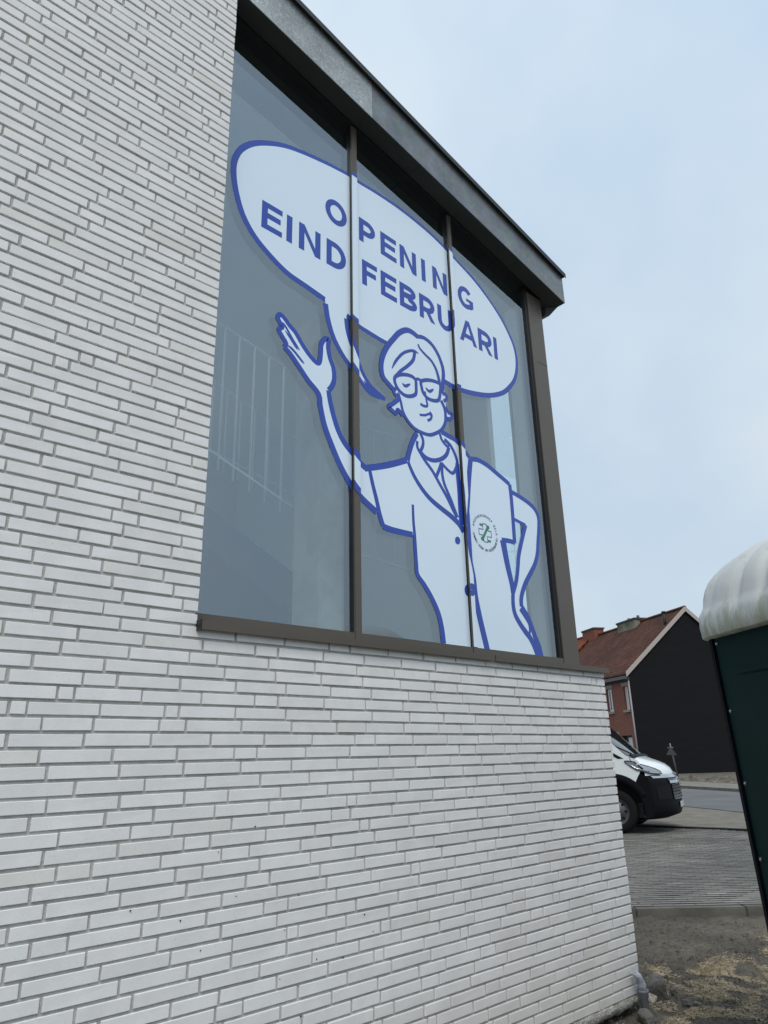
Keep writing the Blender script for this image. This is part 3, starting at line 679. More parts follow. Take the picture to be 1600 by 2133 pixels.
# ================================================================== ground, pavement, road
GP = -1.90                                    # paved level
GD = -1.985                                   # dug-out soil beside the wall
UR = Vector((_r.x, _r.y, 0)); UF = Vector((_f.x, _f.y, 0)).normalized()      # directions of the paver courses
def gz(px, py, z=GP): return onZ(px, py, z)
m_soil = mat('trodden_soil', (.11, .098, .08), .95, spec=.1, bump=(30, .9, .03))
t, b = nodes(m_soil)
geo = N(t, 'ShaderNodeNewGeometry')
n1 = N(t, 'ShaderNodeTexNoise', i_Scale=1.6, i_Detail=8.0, i_Roughness=.65); t.links.new(geo.outputs['Position'], n1.inputs['Vector'])
n2 = N(t, 'ShaderNodeTexNoise', i_Scale=22.0, i_Detail=9.0, i_Roughness=.75); t.links.new(geo.outputs['Position'], n2.inputs['Vector'])
r1 = ramp(t, [(.32, (.075, .068, .057)), (.52, (.115, .104, .087)), (.72, (.165, .148, .118))], n1.outputs[0])
r2 = ramp(t, [(.30, (.55, .55, .55)), (.5, (1, 1, 1)), (.72, (1.35, 1.3, 1.2))], n2.outputs[0])
t.links.new(mixc(t, 1.0, r1.outputs[0], r2.outputs[0], 'MULTIPLY'), b.inputs['Base Color'])
m_sand = mat('grey_sand', (.165, .15, .125), .95, spec=.1, noise=(3.0, (.215, .20, .17), .35, .65, 9), bump=(40, .5, .02))
m_asph = mat('asphalt', (.115, .118, .118), .85, spec=.3, noise=(.8, (.15, .152, .15), .35, .65, 9), bump=(150, .3, .006))
m_conc_kerb = mat('concrete_kerb', (.095, .09, .078), .9, noise=(5, (.15, .143, .122), .35, .7, 9), bump=(70, .5, .01))
m_paver = mat('grey_clinker', (.15, .145, .135), .8, bump=(60, .5, .006))
t, b = nodes(m_paver)
at = N(t, 'ShaderNodeAttribute', attribute_name='rnd'); geo = N(t, 'ShaderNodeNewGeometry')
n1 = N(t, 'ShaderNodeTexNoise', i_Scale=.9, i_Detail=7.0); t.links.new(geo.outputs['Position'], n1.inputs['Vector'])
tn = ramp(t, [(0, (.165, .16, .147)), (.85, (.185, .178, .164)), (1, (.235, .225, .205))], at.outputs['Fac'])
r1 = ramp(t, [(.35, (.8, .8, .8)), (.65, (1.2, 1.18, 1.12))], n1.outputs[0])
t.links.new(mixc(t, 1.0, tn.outputs[0], r1.outputs[0], 'MULTIPLY'), b.inputs['Base Color'])

def sheet(name, pts, m, z=None, kind='structure'):
    vs = [(p_[0], p_[1], p_[2] if z is None else z) for p_ in pts]
    me_ = bpy.data.meshes.new(name); me_.from_pydata(vs, [], [list(range(len(vs)))]); o_ = link(name, me_, m); o_['kind'] = kind
    if me_.polygons[0].normal.z < 0: me_.flip_normals()
    return o_
# wide ground to the horizon (below everything)
sheet('ground', [(-900, -900, 0), (900, -900, 0), (900, 900, 0), (-900, 900, 0)], m_sand, -2.12)
# soil beside the wall: an uneven patch that rises to the kerb
K0 = gz(1325, 1894); kerb_dir = (gz(1578, 1889.5) - K0).normalized(); kerb_n = Vector((-kerb_dir.y, kerb_dir.x, 0))
if kerb_n.dot(UF) < 0: kerb_n = -kerb_n
from mathutils import noise as mn
g = MB(); nx, ny = 150, 110
O_ = K0 - kerb_dir * 5.0
def soil_z(p_, d):
    s_ = max(0, min(1, d / 2.0))
    h_ = GP - .055 - .03 * s_
    h_ += .030 * mn.noise(p_ * 1.3) + .016 * mn.noise(p_ * 4.1) + .009 * mn.noise(p_ * 11) + .007 * mn.noise(p_ * 27)
    return h_ - .05 * max(0, mn.noise(p_ * .7 + Vector((3, 1, 7))))
rows = []
for j in range(ny + 1):
    d = (j / ny) ** 1.2 * 8.0
    rows.append([])
    for i in range(nx + 1):
        p_ = O_ + kerb_dir * (i / nx * 10.0) - kerb_n * (d - .05); p_ = Vector((p_.x, p_.y, 0))
        rows[-1].append((p_.x, p_.y, soil_z(p_, d)))
g.loft(rows, closed=False)
so = g.build('soil', m_soil, recalc=False); so['kind'] = 'structure'
if so.data.polygons[0].normal.z < 0: so.data.flip_normals()
# near kerb
g = MB(); L_ = 1.0; random.seed(5)
ko = empty('kerb', K0); ko['kind'] = 'structure'
for i in range(-6, 7):
    g = MB(); g.obox(K0 + kerb_dir * (i * L_ + .003) + Vector((0, 0, -.16 + random.uniform(-.004, .004))), kerb_dir * (L_ - .006), kerb_n * .10, (0, 0, .165)); g.build('kerb_stone', m_conc_kerb, ko, bevel=.008)
# clinker pavers laid in courses parallel to the kerb
random.seed(21); pv, pf, pr = [], [], []
c_w, c_l, gap = .1, .2, .003
far_k = [gz(1345, 1722.5), gz(1550, 1730.5)]
fk_dir = (far_k[1] - far_k[0]).normalized(); fk_n = Vector((-fk_dir.y, fk_dir.x, 0))
if fk_n.dot(UF) < 0: fk_n = -fk_n
for j in range(130):
    for i in range(-22, 24):
        o_ = K0 + kerb_n * (.104 + j * c_w) + kerb_dir * (i * c_l + (.1 if j % 2 else 0) + random.uniform(-.003, .003))
        mid = o_ + kerb_dir * .1 + kerb_n * .05
        if (mid - far_k[0]).dot(fk_n) > -.06: continue
        z_ = GP + .004 + random.uniform(-.001, .001) + .008 * mn.noise(mid * .8)
        a_, b_ = kerb_dir * (c_l - gap), kerb_n * (c_w - .026 - random.uniform(0, .002)); tl, t2 = random.uniform(-.0008, .0008), random.uniform(-.0008, .0008)
        o_ = Vector((o_.x, o_.y, 0)); k_ = len(pv); ins = .003
        lo = [o_, o_ + a_, o_ + a_ + b_, o_ + b_]
        ad_, bd_ = a_.normalized() * ins, b_.normalized() * ins
        hi = [o_ + ad_ + bd_, o_ + a_ - ad_ + bd_, o_ + a_ + b_ - ad_ - bd_, o_ + b_ + ad_ - bd_]
        zz = [z_ - tl - t2, z_ + tl - t2, z_ + tl + t2, z_ - tl + t2]
        pv += [(q.x, q.y, GP - .03) for q in lo] + [(q.x, q.y, w_ - .004) for q, w_ in zip(lo, zz)] + [(q.x, q.y, w_) for q, w_ in zip(hi, zz)]
        pf += [[k_ + 8, k_ + 9, k_ + 10, k_ + 11]] + [[k_ + 4 + q, k_ + 4 + (q + 1) % 4, k_ + 8 + (q + 1) % 4, k_ + 8 + q] for q in range(4)] + [[k_ + q, k_ + (q + 1) % 4, k_ + 4 + (q + 1) % 4, k_ + 4 + q] for q in range(4)]
        pr += [random.random()] * 12
bed = sheet('pavement', [K0 - kerb_dir * 6 + kerb_n * .05, K0 + kerb_dir * 6 + kerb_n * .05, K0 + kerb_dir * 8 + kerb_n * 14, K0 - kerb_dir * 8 + kerb_n * 14], mat('paver_joint_sand', (.03, .028, .024), .95), GP - .022)
me = bpy.data.meshes.new('pavers'); me.from_pydata(pv, [], pf); me.materials.append(m_paver); me.materials.append(bpy.data.materials['paver_joint_sand'])
me.polygons.foreach_set('material_index', [1 if i % 9 in (1, 5) else 0 for i in range(len(pf))])
a = me.attributes.new('rnd', 'FLOAT', 'POINT'); a.data.foreach_set('value', pr); me.update()
bm = bmesh.new(); bm.from_mesh(me); bmesh.ops.recalc_face_normals(bm, faces=bm.faces); bm.to_mesh(me); bm.free()
po2 = link('pavers', me, None, bed); po2['kind'] = 'stuff'
# far edge of the yard: low kerb, sandy strip, road, footway, verge (each a sheet a little above the last)
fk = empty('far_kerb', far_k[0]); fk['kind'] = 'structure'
g = MB(); g.obox(far_k[0] - fk_dir * 8 - fk_n * .045 + Vector((0, 0, -.03)), fk_dir * 17, fk_n * .04, (0, 0, .062)); g.build('kerb_shade_strip', m_rubber, fk)  # black strip standing in for shade on the far kerb's face
for i in range(-8, 9):
    g = MB(); g.obox(far_k[0] + fk_dir * (i * 1.0 + .004) + Vector((0, 0, -.1)), fk_dir * .992, fk_n * .1, (0, 0, .10 + .035)); g.build('kerb_stone', m_conc_kerb, fk, bevel=.01)
rn0, rn1 = gz(1425, 1681), gz(1541, 1693); rd = (rn1 - rn0).normalized(); rp = Vector((-rd.y, rd.x, 0))
if rp.dot(UF) < 0: rp = -rp
W = lambda d, s_: rn0 + rd * s_ + rp * d
RW = (gz(1470, 1646.5) - rn0).dot(rp)
FW = (gz(1470, 1634) - rn0).dot(rp)
sheet('sandy_strip', [far_k[0] - fk_dir * 60 + fk_n * .09, far_k[0] + fk_dir * 40 + fk_n * .09, W(0, 60), W(0, -90)], m_sand, GP + .012)
sheet('road', [W(-.05, -200), W(-.05, 120), W(RW, 120), W(RW, -200)], m_asph, GP + .018)
g = MB(); g.obox(W(-.02, -120) + Vector((0, 0, GP - 0 - W(0, 0).z - .05)), rd * 220, rp * .12, (0, 0, .075)); o = g.build('road_edge_band', m_conc_kerb); o['kind'] = 'structure'
g = MB(); g.obox(W(RW, -120) + Vector((0, 0, -.05)), rd * 220, rp * .14, (0, 0, .16)); o = g.build('road_kerb', m_conc_kerb); o['kind'] = 'structure'
sheet('footway', [W(RW + .13, -150), W(RW + .13, 110), W(FW, 110), W(FW, -150)], mat('footway_paving', (.16, .148, .125), .9, noise=(2, (.22, .205, .175), .35, .65, 9)), GP + .09)
vg = sheet('verge', [W(FW - .1, -150), W(FW - .1, 110), W(FW + 60, 110), W(FW + 60, -150)], mat('verge_soil', (.10, .09, .07), .95, noise=(1.5, (.17, .15, .12), .35, .65, 9), bump=(6, 1, .2)), GP + .095)

# ================================================================== houses across the road
m_black_wall = mat('black_painted_gable', (.0105, .0105, .0125), .8, spec=.25, bump=(3, .4, .05))
t, b = nodes(m_black_wall)
tc = N(t, 'ShaderNodeTexCoord'); mp = N(t, 'ShaderNodeMapping'); mp.inputs['Scale'].default_value = (.5, .5, 3.0); t.links.new(tc.outputs['Object'], mp.inputs[0])
n1 = N(t, 'ShaderNodeTexNoise', i_Scale=1.4, i_Detail=9.0, i_Roughness=.7); t.links.new(mp.outputs[0], n1.inputs['Vector'])
t.links.new(ramp(t, [(.45, (.0042, .0042, .0056)), (.68, (.006, .006, .0075)), (.76, (.015, .015, .017))], n1.outputs[0]).outputs[0], b.inputs['Base Color'])
def tile_mat(name, c1, c2, c3):
    m = mat(name, c1, .85, spec=.2); t, b = nodes(m)
    tc = N(t, 'ShaderNodeTexCoord')
    br = N(t, 'ShaderNodeTexBrick', i_Scale=1.0, i_Mortar_Size=.035, i_Brick_Width=.24, i_Row_Height=.27, i_Bias=.0); br.offset = .5
    br.inputs['Color1'].default_value = (*c1, 1); br.inputs['Color2'].default_value = (*c2, 1); br.inputs['Mortar'].default_value = (*[x * .35 for x in c1], 1)
    t.links.new(tc.outputs['UV'], br.inputs['Vector'])
    n1 = N(t, 'ShaderNodeTexNoise', i_Scale=.55, i_Detail=8.0, i_Roughness=.7); t.links.new(tc.outputs['Object'], n1.inputs['Vector'])
    r1 = ramp(t, [(.36, (.55, .6, .6)), (.55, (1, 1, 1)), (.7, (1.35, 1.2, 1.1))], n1.outputs[0])
    t.links.new(mixc(t, 1.0, br.outputs['Color'], r1.outputs[0], 'MULTIPLY'), b.inputs['Base Color'])
    sepn = N(t, 'ShaderNodeTexWave', i_Scale=1.0, bands_direction='X', wave_profile='SIN'); sepn.inputs['Scale'].default_value = 1.31; t.links.new(tc.outputs['UV'], sepn.inputs['Vector'])
    saw = N(t, 'ShaderNodeTexWave', bands_direction='Y', wave_profile='SAW'); saw.inputs['Scale'].default_value = .59; t.links.new(tc.outputs['UV'], saw.inputs['Vector'])
    ad = N(t, 'ShaderNodeMath', operation='SUBTRACT'); t.links.new(sepn.outputs['Fac'], ad.inputs[0]); t.links.new(saw.outputs['Fac'], ad.inputs[1])
    bp = N(t, 'ShaderNodeBump', i_Strength=.9, i_Distance=.05); t.links.new(ad.outputs[0], bp.inputs['Height']); t.links.new(bp.outputs[0], b.inputs['Normal'])
    return m
m_tile = tile_mat('weathered_red_tiles', (.105, .043, .030), (.15, .062, .04), 0)
m_tile2 = tile_mat('orange_tiles', (.30, .085, .045), (.36, .105, .055), 0)
m_redbrick = mat('red_brick_wall', (.15, .045, .030), .9); t, b = nodes(m_redbrick)
tc = N(t, 'ShaderNodeTexCoord'); br = N(t, 'ShaderNodeTexBrick', i_Scale=1.0, i_Mortar_Size=.012, i_Brick_Width=.22, i_Row_Height=.07)
br.inputs['Color1'].default_value = (.20, .055, .034, 1); br.inputs['Color2'].default_value = (.26, .078, .048, 1); br.inputs['Mortar'].default_value = (.13, .085, .07, 1)
t.links.new(tc.outputs['UV'], br.inputs['Vector']); t.links.new(br.outputs['Color'], b.inputs['Base Color'])
m_pvc = mat('white_window_frame', (.75, .76, .78), .4); m_stone = mat('blue_stone_sill', (.23, .22, .20), .8)
m_dkglass = mat('dark_window_glass', (.012, .015, .02), .08, spec=.8); m_curtain = mat('white_blind', (.55, .57, .58), .8)
m_verge = mat('pale_verge_board', (.42, .37, .34), .7); m_zincg = mat('zinc_gutter', (.10, .11, .12), .5, .4)
m_chim = mat('rendered_chimney', (.22, .21, .17), .9, noise=(1.2, (.10, .11, .07), .4, .65, 8)); m_cbrick = mat('chimney_brick', (.20, .065, .04), .9)
HB = gz(1338.5, 1618); hu = Vector((math.sin(R(29.25)), math.cos(R(29.25)), 0)); hv = Vector((hu.y, -hu.x, 0))
def zat(P_, ypx):
    lo, hi = -3.0, 30.0
    for _ in range(50):
        m_ = (lo + hi) / 2
        if pix((P_.x, P_.y, m_))[1] > ypx: lo = m_
        else: hi = m_
    return lo
ZE = zat(HB, 1399); PK = onPlane(1425, 1270, HB, hu); sPK = (PK - HB).dot(hv); ZP = PK.z
base_z = GP - .1
def H(s_, d_, z_): q = HB + hv * s_ + hu * d_; return Vector((q.x, q.y, z_))       # s across the gable, d along the ridge
def uvproj(o_, fu, fv):
    me_ = o_.data; uv = me_.uv_layers.new(name='UVMap'); mw = wmat(o_)
    for l in me_.loops:
        p_ = mw @ me_.vertices[l.vertex_index].co; uv.data[l.index].uv = (fu(p_), fv(p_))
slope_l = math.hypot(sPK, ZP - ZE)
def roof_uv(o_): uvproj(o_, lambda p_: (p_ - HB).dot(hu), lambda p_: (p_.z - ZE) * slope_l / (ZP - ZE))
DL = None
h1 = tag(empty('brick_house', HB), 'old red brick house with black painted gable and weathered tiled roof', 'house')
g = MB(); gl = .05
g.add([H(0, 0, base_z), H(2 * sPK, 0, base_z), H(2 * sPK, 0, ZE), H(sPK, 0, ZP), H(0, 0, ZE), H(0, gl, base_z), H(2 * sPK, gl, base_z), H(2 * sPK, gl, ZE), H(sPK, gl, ZP), H(0, gl, ZE)],
      [(0, 1, 2, 3, 4), (9, 8, 7, 6, 5), (0, 5, 6, 1), (1, 6, 7, 2), (2, 7, 8, 3), (3, 8, 9, 4), (4, 9, 5, 0)])
g.build('gable_wall', m_black_wall, h1)
# length of the first house from where the orange roof begins
rn = (H(sPK, 0, ZP) - H(0, 0, ZE)).cross(hu).normalized()
bp_ = onPlane(1229, 1337, H(0, 0, ZE), rn); D1 = (bp_ - HB).dot(hu)
def slope_roof(name, m, par, d0, d1, dz):
    for sgn in (0, 1):
        g = MB(); e0, e1 = (-.22, sPK) if not sgn else (2 * sPK + .22, sPK); k_ = (ZP - ZE) / sPK
        a_, b_, c_, d_ = H(e0, d0, ZE - .22 * k_ + dz), H(e0, d1, ZE - .22 * k_ + dz), H(e1, d1, ZP + dz), H(e1, d0, ZP + dz); up_ = Vector((0, 0, .10))
        g.hexa([a_, b_, c_, d_, a_ + up_, b_ + up_, c_ + up_, d_ + up_]); o_ = g.build(name, m, par); roof_uv(o_)
    g = MB(); n_ = max(2, int((d1 - d0) / .33))
    for i in range(n_):
        q0 = d0 + (d1 - d0) * i / n_; g.tube([H(sPK, q0, ZP + dz + .10), H(sPK, q0 + (d1 - d0) / n_ * 1.05, ZP + dz + .125)], [.13, .11], 8)
    o_ = g.build('ridge_tiles', m, par); roof_uv(o_); o_['kind'] = 'stuff'
slope_roof('roof', m_tile, h1, -.10, D1, .02)
slope_roof_h2 = tag(empty('orange_roof_house', H(0, D1, base_z)), 'neighbouring house with brighter orange tiled roof behind the chimney', 'house')
slope_roof('roof', m_tile2, slope_roof_h2, D1 + .02, D1 + 9, .20)
g = MB(); g.hexa([H(.0, D1 + .25, base_z), H(2 * sPK, D1 + .25, base_z), H(2 * sPK, D1 + 8.8, base_z), H(0, D1 + 8.8, base_z), H(.0, D1 + .25, ZE), H(2 * sPK, D1 + .25, ZE), H(2 * sPK, D1 + 8.8, ZE), H(0, D1 + 8.8, ZE)])
o = g.build('wall', m_redbrick, slope_roof_h2); uvproj(o, lambda p_: (p_ - HB).dot(hu), lambda p_: p_.z)
# verge boards
for e0, e1 in ((-.25, sPK), (2 * sPK + .25, sPK)):
    g = MB(); k_ = (ZP - ZE) / sPK; a_ = H(e0, -.13, ZE - .25 * k_ - .1); c_ = H(e1, -.13, ZP - .1)
    g.obox(a_, c_ - a_, hu * .04, (0, 0, .30)); g.build('verge_board', m_verge, h1)
# front wall with openings: rectangles picked on the facade plane
def F(px, py): q = onPlane(px, py, HB, hv); return ((q - HB).dot(hu), q.z)
def rect(x0, y0, x1, y1):
    a_, c_ = F(x0, y0), F(x1, y1); return (min(a_[0], c_[0]), max(a_[0], c_[0]), min(a_[1], c_[1]), max(a_[1], c_[1]))
wa = rect(1262, 1437, 1279, 1482); wb_ = rect(1297.5, 1432, 1312.5, 1480); wd = rect(1307, 1532, 1326, 1600); wg = rect(1277, 1528, 1293, 1575)
wb_ = (wb_[0], wb_[1], wa[2], wa[3]); wd = (.55, 1.65, base_z + .15, wd[3]); wg = (wg[0], wg[1], base_z + 1.0, wd[3])
ops = [wa, wb_, wd, wg]
xs = sorted({0.051, D1} | {q for r_ in ops for q in r_[:2]}); zs = sorted({base_z, ZE} | {q for r_ in ops for q in r_[2:]})
g = MB()
for i in range(len(xs) - 1):
    for j in range(len(zs) - 1):
        mx, mz = (xs[i] + xs[i + 1]) / 2, (zs[j] + zs[j + 1]) / 2
        if any(r_[0] < mx < r_[1] and r_[2] < mz < r_[3] for r_ in ops): continue
        g.hexa([H(.01, xs[i], zs[j]), H(.01, xs[i + 1], zs[j]), H(.3, xs[i + 1], zs[j]), H(.3, xs[i], zs[j]), H(.01, xs[i], zs[j + 1]), H(.01, xs[i + 1], zs[j + 1]), H(.3, xs[i + 1], zs[j + 1]), H(.3, xs[i], zs[j + 1])])
fw = g.build('front_wall', m_redbrick, h1); uvproj(fw, lambda p_: (p_ - HB).dot(hu), lambda p_: p_.z)
bm = bmesh.new(); bm.from_mesh(fw.data); bmesh.ops.remove_doubles(bm, verts=bm.verts, dist=.001); bm.to_mesh(fw.data); bm.free()
def hb(name, m, par, s0, s1, d0, d1, z0, z1):
    g = MB(); g.hexa([H(s0, d0, z0), H(s0, d1, z0), H(s1, d1, z0), H(s1, d0, z0), H(s0, d0, z1), H(s0, d1, z1), H(s1, d1, z1), H(s1, d0, z1)]); return g.build(name, m, par)
for r_, bl in ((wa, 0), (wb_, 0), (wg, 1)):
    w_ = hb('window', m_dkglass if not bl else m_curtain, h1, .20, .22, *r_)
    th = .09; mid = (r_[0] + r_[1]) / 2
    for a_, c_, z0, z1 in ((r_[0], r_[1], r_[2], r_[2] + th), (r_[0], r_[1], r_[3] - th, r_[3]), (r_[0], r_[0] + th, r_[2] + th, r_[3] - th), (r_[1] - th, r_[1], r_[2] + th, r_[3] - th), (mid - .05, mid + .05, r_[2] + th, r_[3] - th)):
        hb('frame', m_pvc, w_, .13, .195, a_, c_, z0, z1)
    hb('sill', m_stone, w_, -.10, .12, r_[0] - .1, r_[1] + .1, r_[2] - .14, r_[2] - .002); hb('lintel', m_stone, w_, -.02, .009, r_[0] - .15, r_[1] + .15, r_[3] + .02, r_[3] + .22)
dr = hb('door', mat('dark_door', (.025, .02, .018), .5), h1, .2, .24, *wd)
hb('glass_panel', m_curtain, dr, .17, .198, wd[0] + .12, wd[1] - .45, wd[3] - .75, wd[3] - .12); hb('glass_panel', m_curtain, dr, .17, .198, wd[0] + .12, wd[1] - .45, wd[2] + .5, wd[3] - 1.0)
# gutter, downpipe, vent and chimneys
g = MB(); g.obox(H(-.36, 0, ZE - .42), hu * D1, hv * .2, (0, 0, .18)); g.build('gutter', m_zincg, h1)
g = MB(); g.obox(H(-.16, 0, ZE - .50), hu * D1, hv * .17, (0, 0, .22)); g.build('eaves_board', mat('dark_eaves', (.03, .032, .036), .7), h1)
g = MB(); g.tube([H(-.06, .06, ZE - .5), H(-.06, .06, base_z)], .05, 8); g.build('downpipe', mat('pale_downpipe', (.27, .275, .285), .5), h1)
def on_roof(px, py): q = onPlane(px, py, H(0, 0, ZE + .1), rn); return q
q = on_roof(1386, 1301); g = MB(); g.tube([q - Vector((0, 0, .2)), q + Vector((0, 0, .75))], .09, 10); g.tube([q + Vector((0, 0, .72)), q + Vector((0, 0, .82))], .13, 10); g.build('vent_pipe', mat('black_vent', (.012, .018, .014), .6), h1)
def chimney(name, x0, x1, ybot, ytop, m, par, wd_, pots=0, cap=True):
    a_ = onPlane(x0, ybot, H(sPK, 0, 0), hv); c_ = onPlane(x1, ybot, H(sPK, 0, 0), hv); d0, d1 = sorted(((a_ - HB).dot(hu), (c_ - HB).dot(hu)))
    zt = onPlane((x0 + x1) / 2, ytop, H(sPK, 0, 0), hv).z
    g = MB(); g.hexa([H(sPK - wd_, d0, ZP - 1.2), H(sPK + wd_, d0, ZP - 1.2), H(sPK + wd_, d1, ZP - 1.2), H(sPK - wd_, d1, ZP - 1.2), H(sPK - wd_, d0, zt), H(sPK + wd_, d0, zt), H(sPK + wd_, d1, zt), H(sPK - wd_, d1, zt)])
    ch = g.build(name, m, par)
    g = MB(); e = .06; g.hexa([H(sPK - wd_ - e, d0 - e, zt + .002), H(sPK + wd_ + e, d0 - e, zt + .002), H(sPK + wd_ + e, d1 + e, zt + .002), H(sPK - wd_ - e, d1 + e, zt + .002), H(sPK - wd_ - e, d0 - e, zt + .12), H(sPK + wd_ + e, d0 - e, zt + .12), H(sPK + wd_ + e, d1 + e, zt + .12), H(sPK - wd_ - e, d1 + e, zt + .12)])
    g.build('chimney_cap', mat('sooty_cap', (.05, .05, .045), .9), ch)
    for k_ in range(pots):
        f_ = d0 + (d1 - d0) * (k_ + .3) / pots; g = MB(); g.tube([H(sPK, f_, zt + .12), H(sPK, f_, zt + .34)], .1, 10); g.build('chimney_pot', m_zincg, ch)
chimney('chimney', 1299, 1338, 1306, 1296, m_chim, h1, .5, 2)
chimney('chimney', 1223.5, 1249, 1326, 1314, m_cbrick, slope_roof_h2, .40)

# ================================================================== road signs
m_alu = mat('galvanised_post', (.17, .17, .17), .5, .5); m_signback = mat('dull_sign_back', (.10, .10, .105), .6, .2)
sb = gz(1414, 1624, GP + .1); dep = pix(sb)[2]; top = CAM + ray(1395.5, 1549) * dep
sg = tag(empty('road_sign', sb), 'triangular warning sign seen from behind on a leaning post', 'road sign')
g = MB(); g.tube([sb - Vector((0, 0, .1)), top], .035, 8); g.build('post', m_alu, sg)
g = MB(); a_ = [CAM + ray(x, y) * (dep - .12) for x, y in ((1397, 1556), (1389.5, 1572.5), (1411, 1573))]; back_ = [p_ + UF * .03 for p_ in a_]
g.add(a_ + back_, [(0, 1, 2), (5, 4, 3), (0, 3, 4, 1), (1, 4, 5, 2), (2, 5, 3, 0)]); g.build('sign_plate', m_signback, sg)
for yb in (1557.5, 1568):
    u_ = (yb - 1549) / (1624 - 1549); c_ = top + (sb - top) * u_; g = MB(); g.obox(c_ - UR * .12 + UF * .0 - Vector((0, 0, .02)), UR * .24, UF * .09, (0, 0, .05)); g.build('clamp', m_alu, sg)
s2 = tag(empty('fallen_sign', gz(1402, 1620, GP + .1)), 'white pointed sign board resting low beside the leaning post', 'road sign')
dep2 = pix(s2.location)[2]
g = MB(); a_ = [CAM + ray(x, y) * dep2 for x, y in ((1390, 1602), (1396, 1603.5), (1408, 1609.5), (1411.5, 1612.5), (1396, 1612.5), (1391, 1610))]; nb = [p_ + UF * .04 for p_ in a_]; n_ = len(a_)
g.add(a_ + nb, [list(range(n_)), list(range(2 * n_ - 1, n_ - 1, -1))] + [(i, (i + 1) % n_, (i + 1) % n_ + n_, i + n_) for i in range(n_)]); g.build('sign_board', mat('dirty_white_sign', (.5, .5, .48), .6, noise=(9, (.25, .25, .24), .5, .6)), s2)
for x in (1395, 1408):
    p_ = CAM + ray(x, 1612) * (dep2 + .06); g = MB(); g.tube([(p_.x, p_.y, GP + .05), p_], .03, 6); g.build('leg', m_alu, s2)

# ================================================================== rubble and weeds on the far verge
random.seed(9)
g = MB()
for i in range(900):
    d = FW + random.uniform(.1, 3.0); s_ = random.uniform(-14, 8); p_ = W(d, s_); r_ = random.uniform(.03, .16) * (1 if random.random() < .9 else 1.8)
    p_.z = GP + .09
    a_ = [p_ + Vector((r_ * math.cos(q * 1.26 + i) * random.uniform(.6, 1.2), r_ * math.sin(q * 1.26 + i) * random.uniform(.6, 1.2), 0)) for q in range(5)] + [p_ + Vector((random.uniform(-.3, .3) * r_, random.uniform(-.3, .3) * r_, r_ * random.uniform(.5, 1.1)))]
    g.add(a_, [(q, (q + 1) % 5, 5) for q in range(5)])
o = g.build('verge_rubble', mat('verge_rubble', (.09, .08, .06), .95, noise=(2.5, (.24, .21, .17), .45, .7))); tag(o, 'low rubble and dry tufts along the foot of the black gable', 'rubble', kind='stuff')

# ================================================================== white van, nose towards the road
m_van = mat('white_van_paint', (.80, .83, .83), .28, spec=.5, coat=.6); m_plast = mat('charcoal_plastic', (.0045, .005, .0075), .6, spec=.12, bump=(300, .1, .001))
m_tyre = mat('tyre_rubber', (.009, .009, .009), .85, spec=.2); m_rim = mat('steel_rim', (.10, .10, .105), .5, .4); m_black = mat('gloss_black', (.004, .004, .005), .25)
m_chrome = mat('chrome', (.55, .56, .57), .15, 1.0); m_lamp = mat('headlamp_clear', (.30, .33, .36), .12, .3, spec=.8); m_glassd = mat('windscreen_glass', (.006, .010, .010), .06, spec=.7)
TH_ = R(27)
vx = UR * math.cos(TH_) - UF * math.sin(TH_)                 # nose direction
vy = UF * math.cos(TH_) + UR * math.sin(TH_)                 # away from the camera: far side of the van
WC = gz(1289, 1737.5)                                        # where the near front tyre stands
VO = WC + vy * .12                                            # near body side passes outside the tyre
van = tag(empty('van', WC), 'white delivery van with black bumper parked nose towards the road', 'van')
HW = 1.0                                                     # half width
def V(x, y, z): q = VO + vx * x + vy * (y + HW - .12); return Vector((q.x, q.y, GP + z))    # y=-1 near side, +1 far side
def bul(y, x):
    a_ = abs(y); k_ = .30 * max(0, (a_ - .15) / .85) ** 2.4 + .03 * a_ * a_
    return x - k_ * max(0.0, min(1.0, (x + .15) / .9))
YS_ = [-1.0, -.985, -.95, -.9, -.8, -.65, -.45, -.2, 0, .2, .45, .65, .8, .9, .95, .985, 1.0]
def shell(prof, ys=YS_, inset=0.0):
    rings = []
    for y in ys:
        rd_ = max(0.0, abs(y) - .9) / .1                     # edges roll over towards the sides
        rings.append([V(bul(y, x), y * (1 - inset), z - .045 * rd_ * rd_ * max(0, min(1, (z - 1.0) * 3))) for x, z in prof])
    return rings
hood = [(.905, .94), (.90, 1.0), (.86, 1.07), (.78, 1.135), (.64, 1.195), (.48, 1.245), (.33, 1.29)]
g = MB(); g.loft(shell(hood), closed=False); g.build('bonnet', m_van, van, recalc=True)
ws = [(.36, 1.285), (.30, 1.335), (.10, 1.52), (-.18, 1.76), (-.46, 2.0), (-.70, 2.2)]
g = MB(); g.loft(shell(ws, [y * .93 for y in YS_]), closed=False); g.build('windscreen', m_glassd, van)
roofp = [(-.68, 2.19), (-.80, 2.30), (-1.0, 2.40), (-1.4, 2.47), (-4.7, 2.49), (-4.85, 2.35), (-4.9, .45)]
g = MB(); g.loft(shell(roofp), closed=False); g.build('roof', m_van, van)
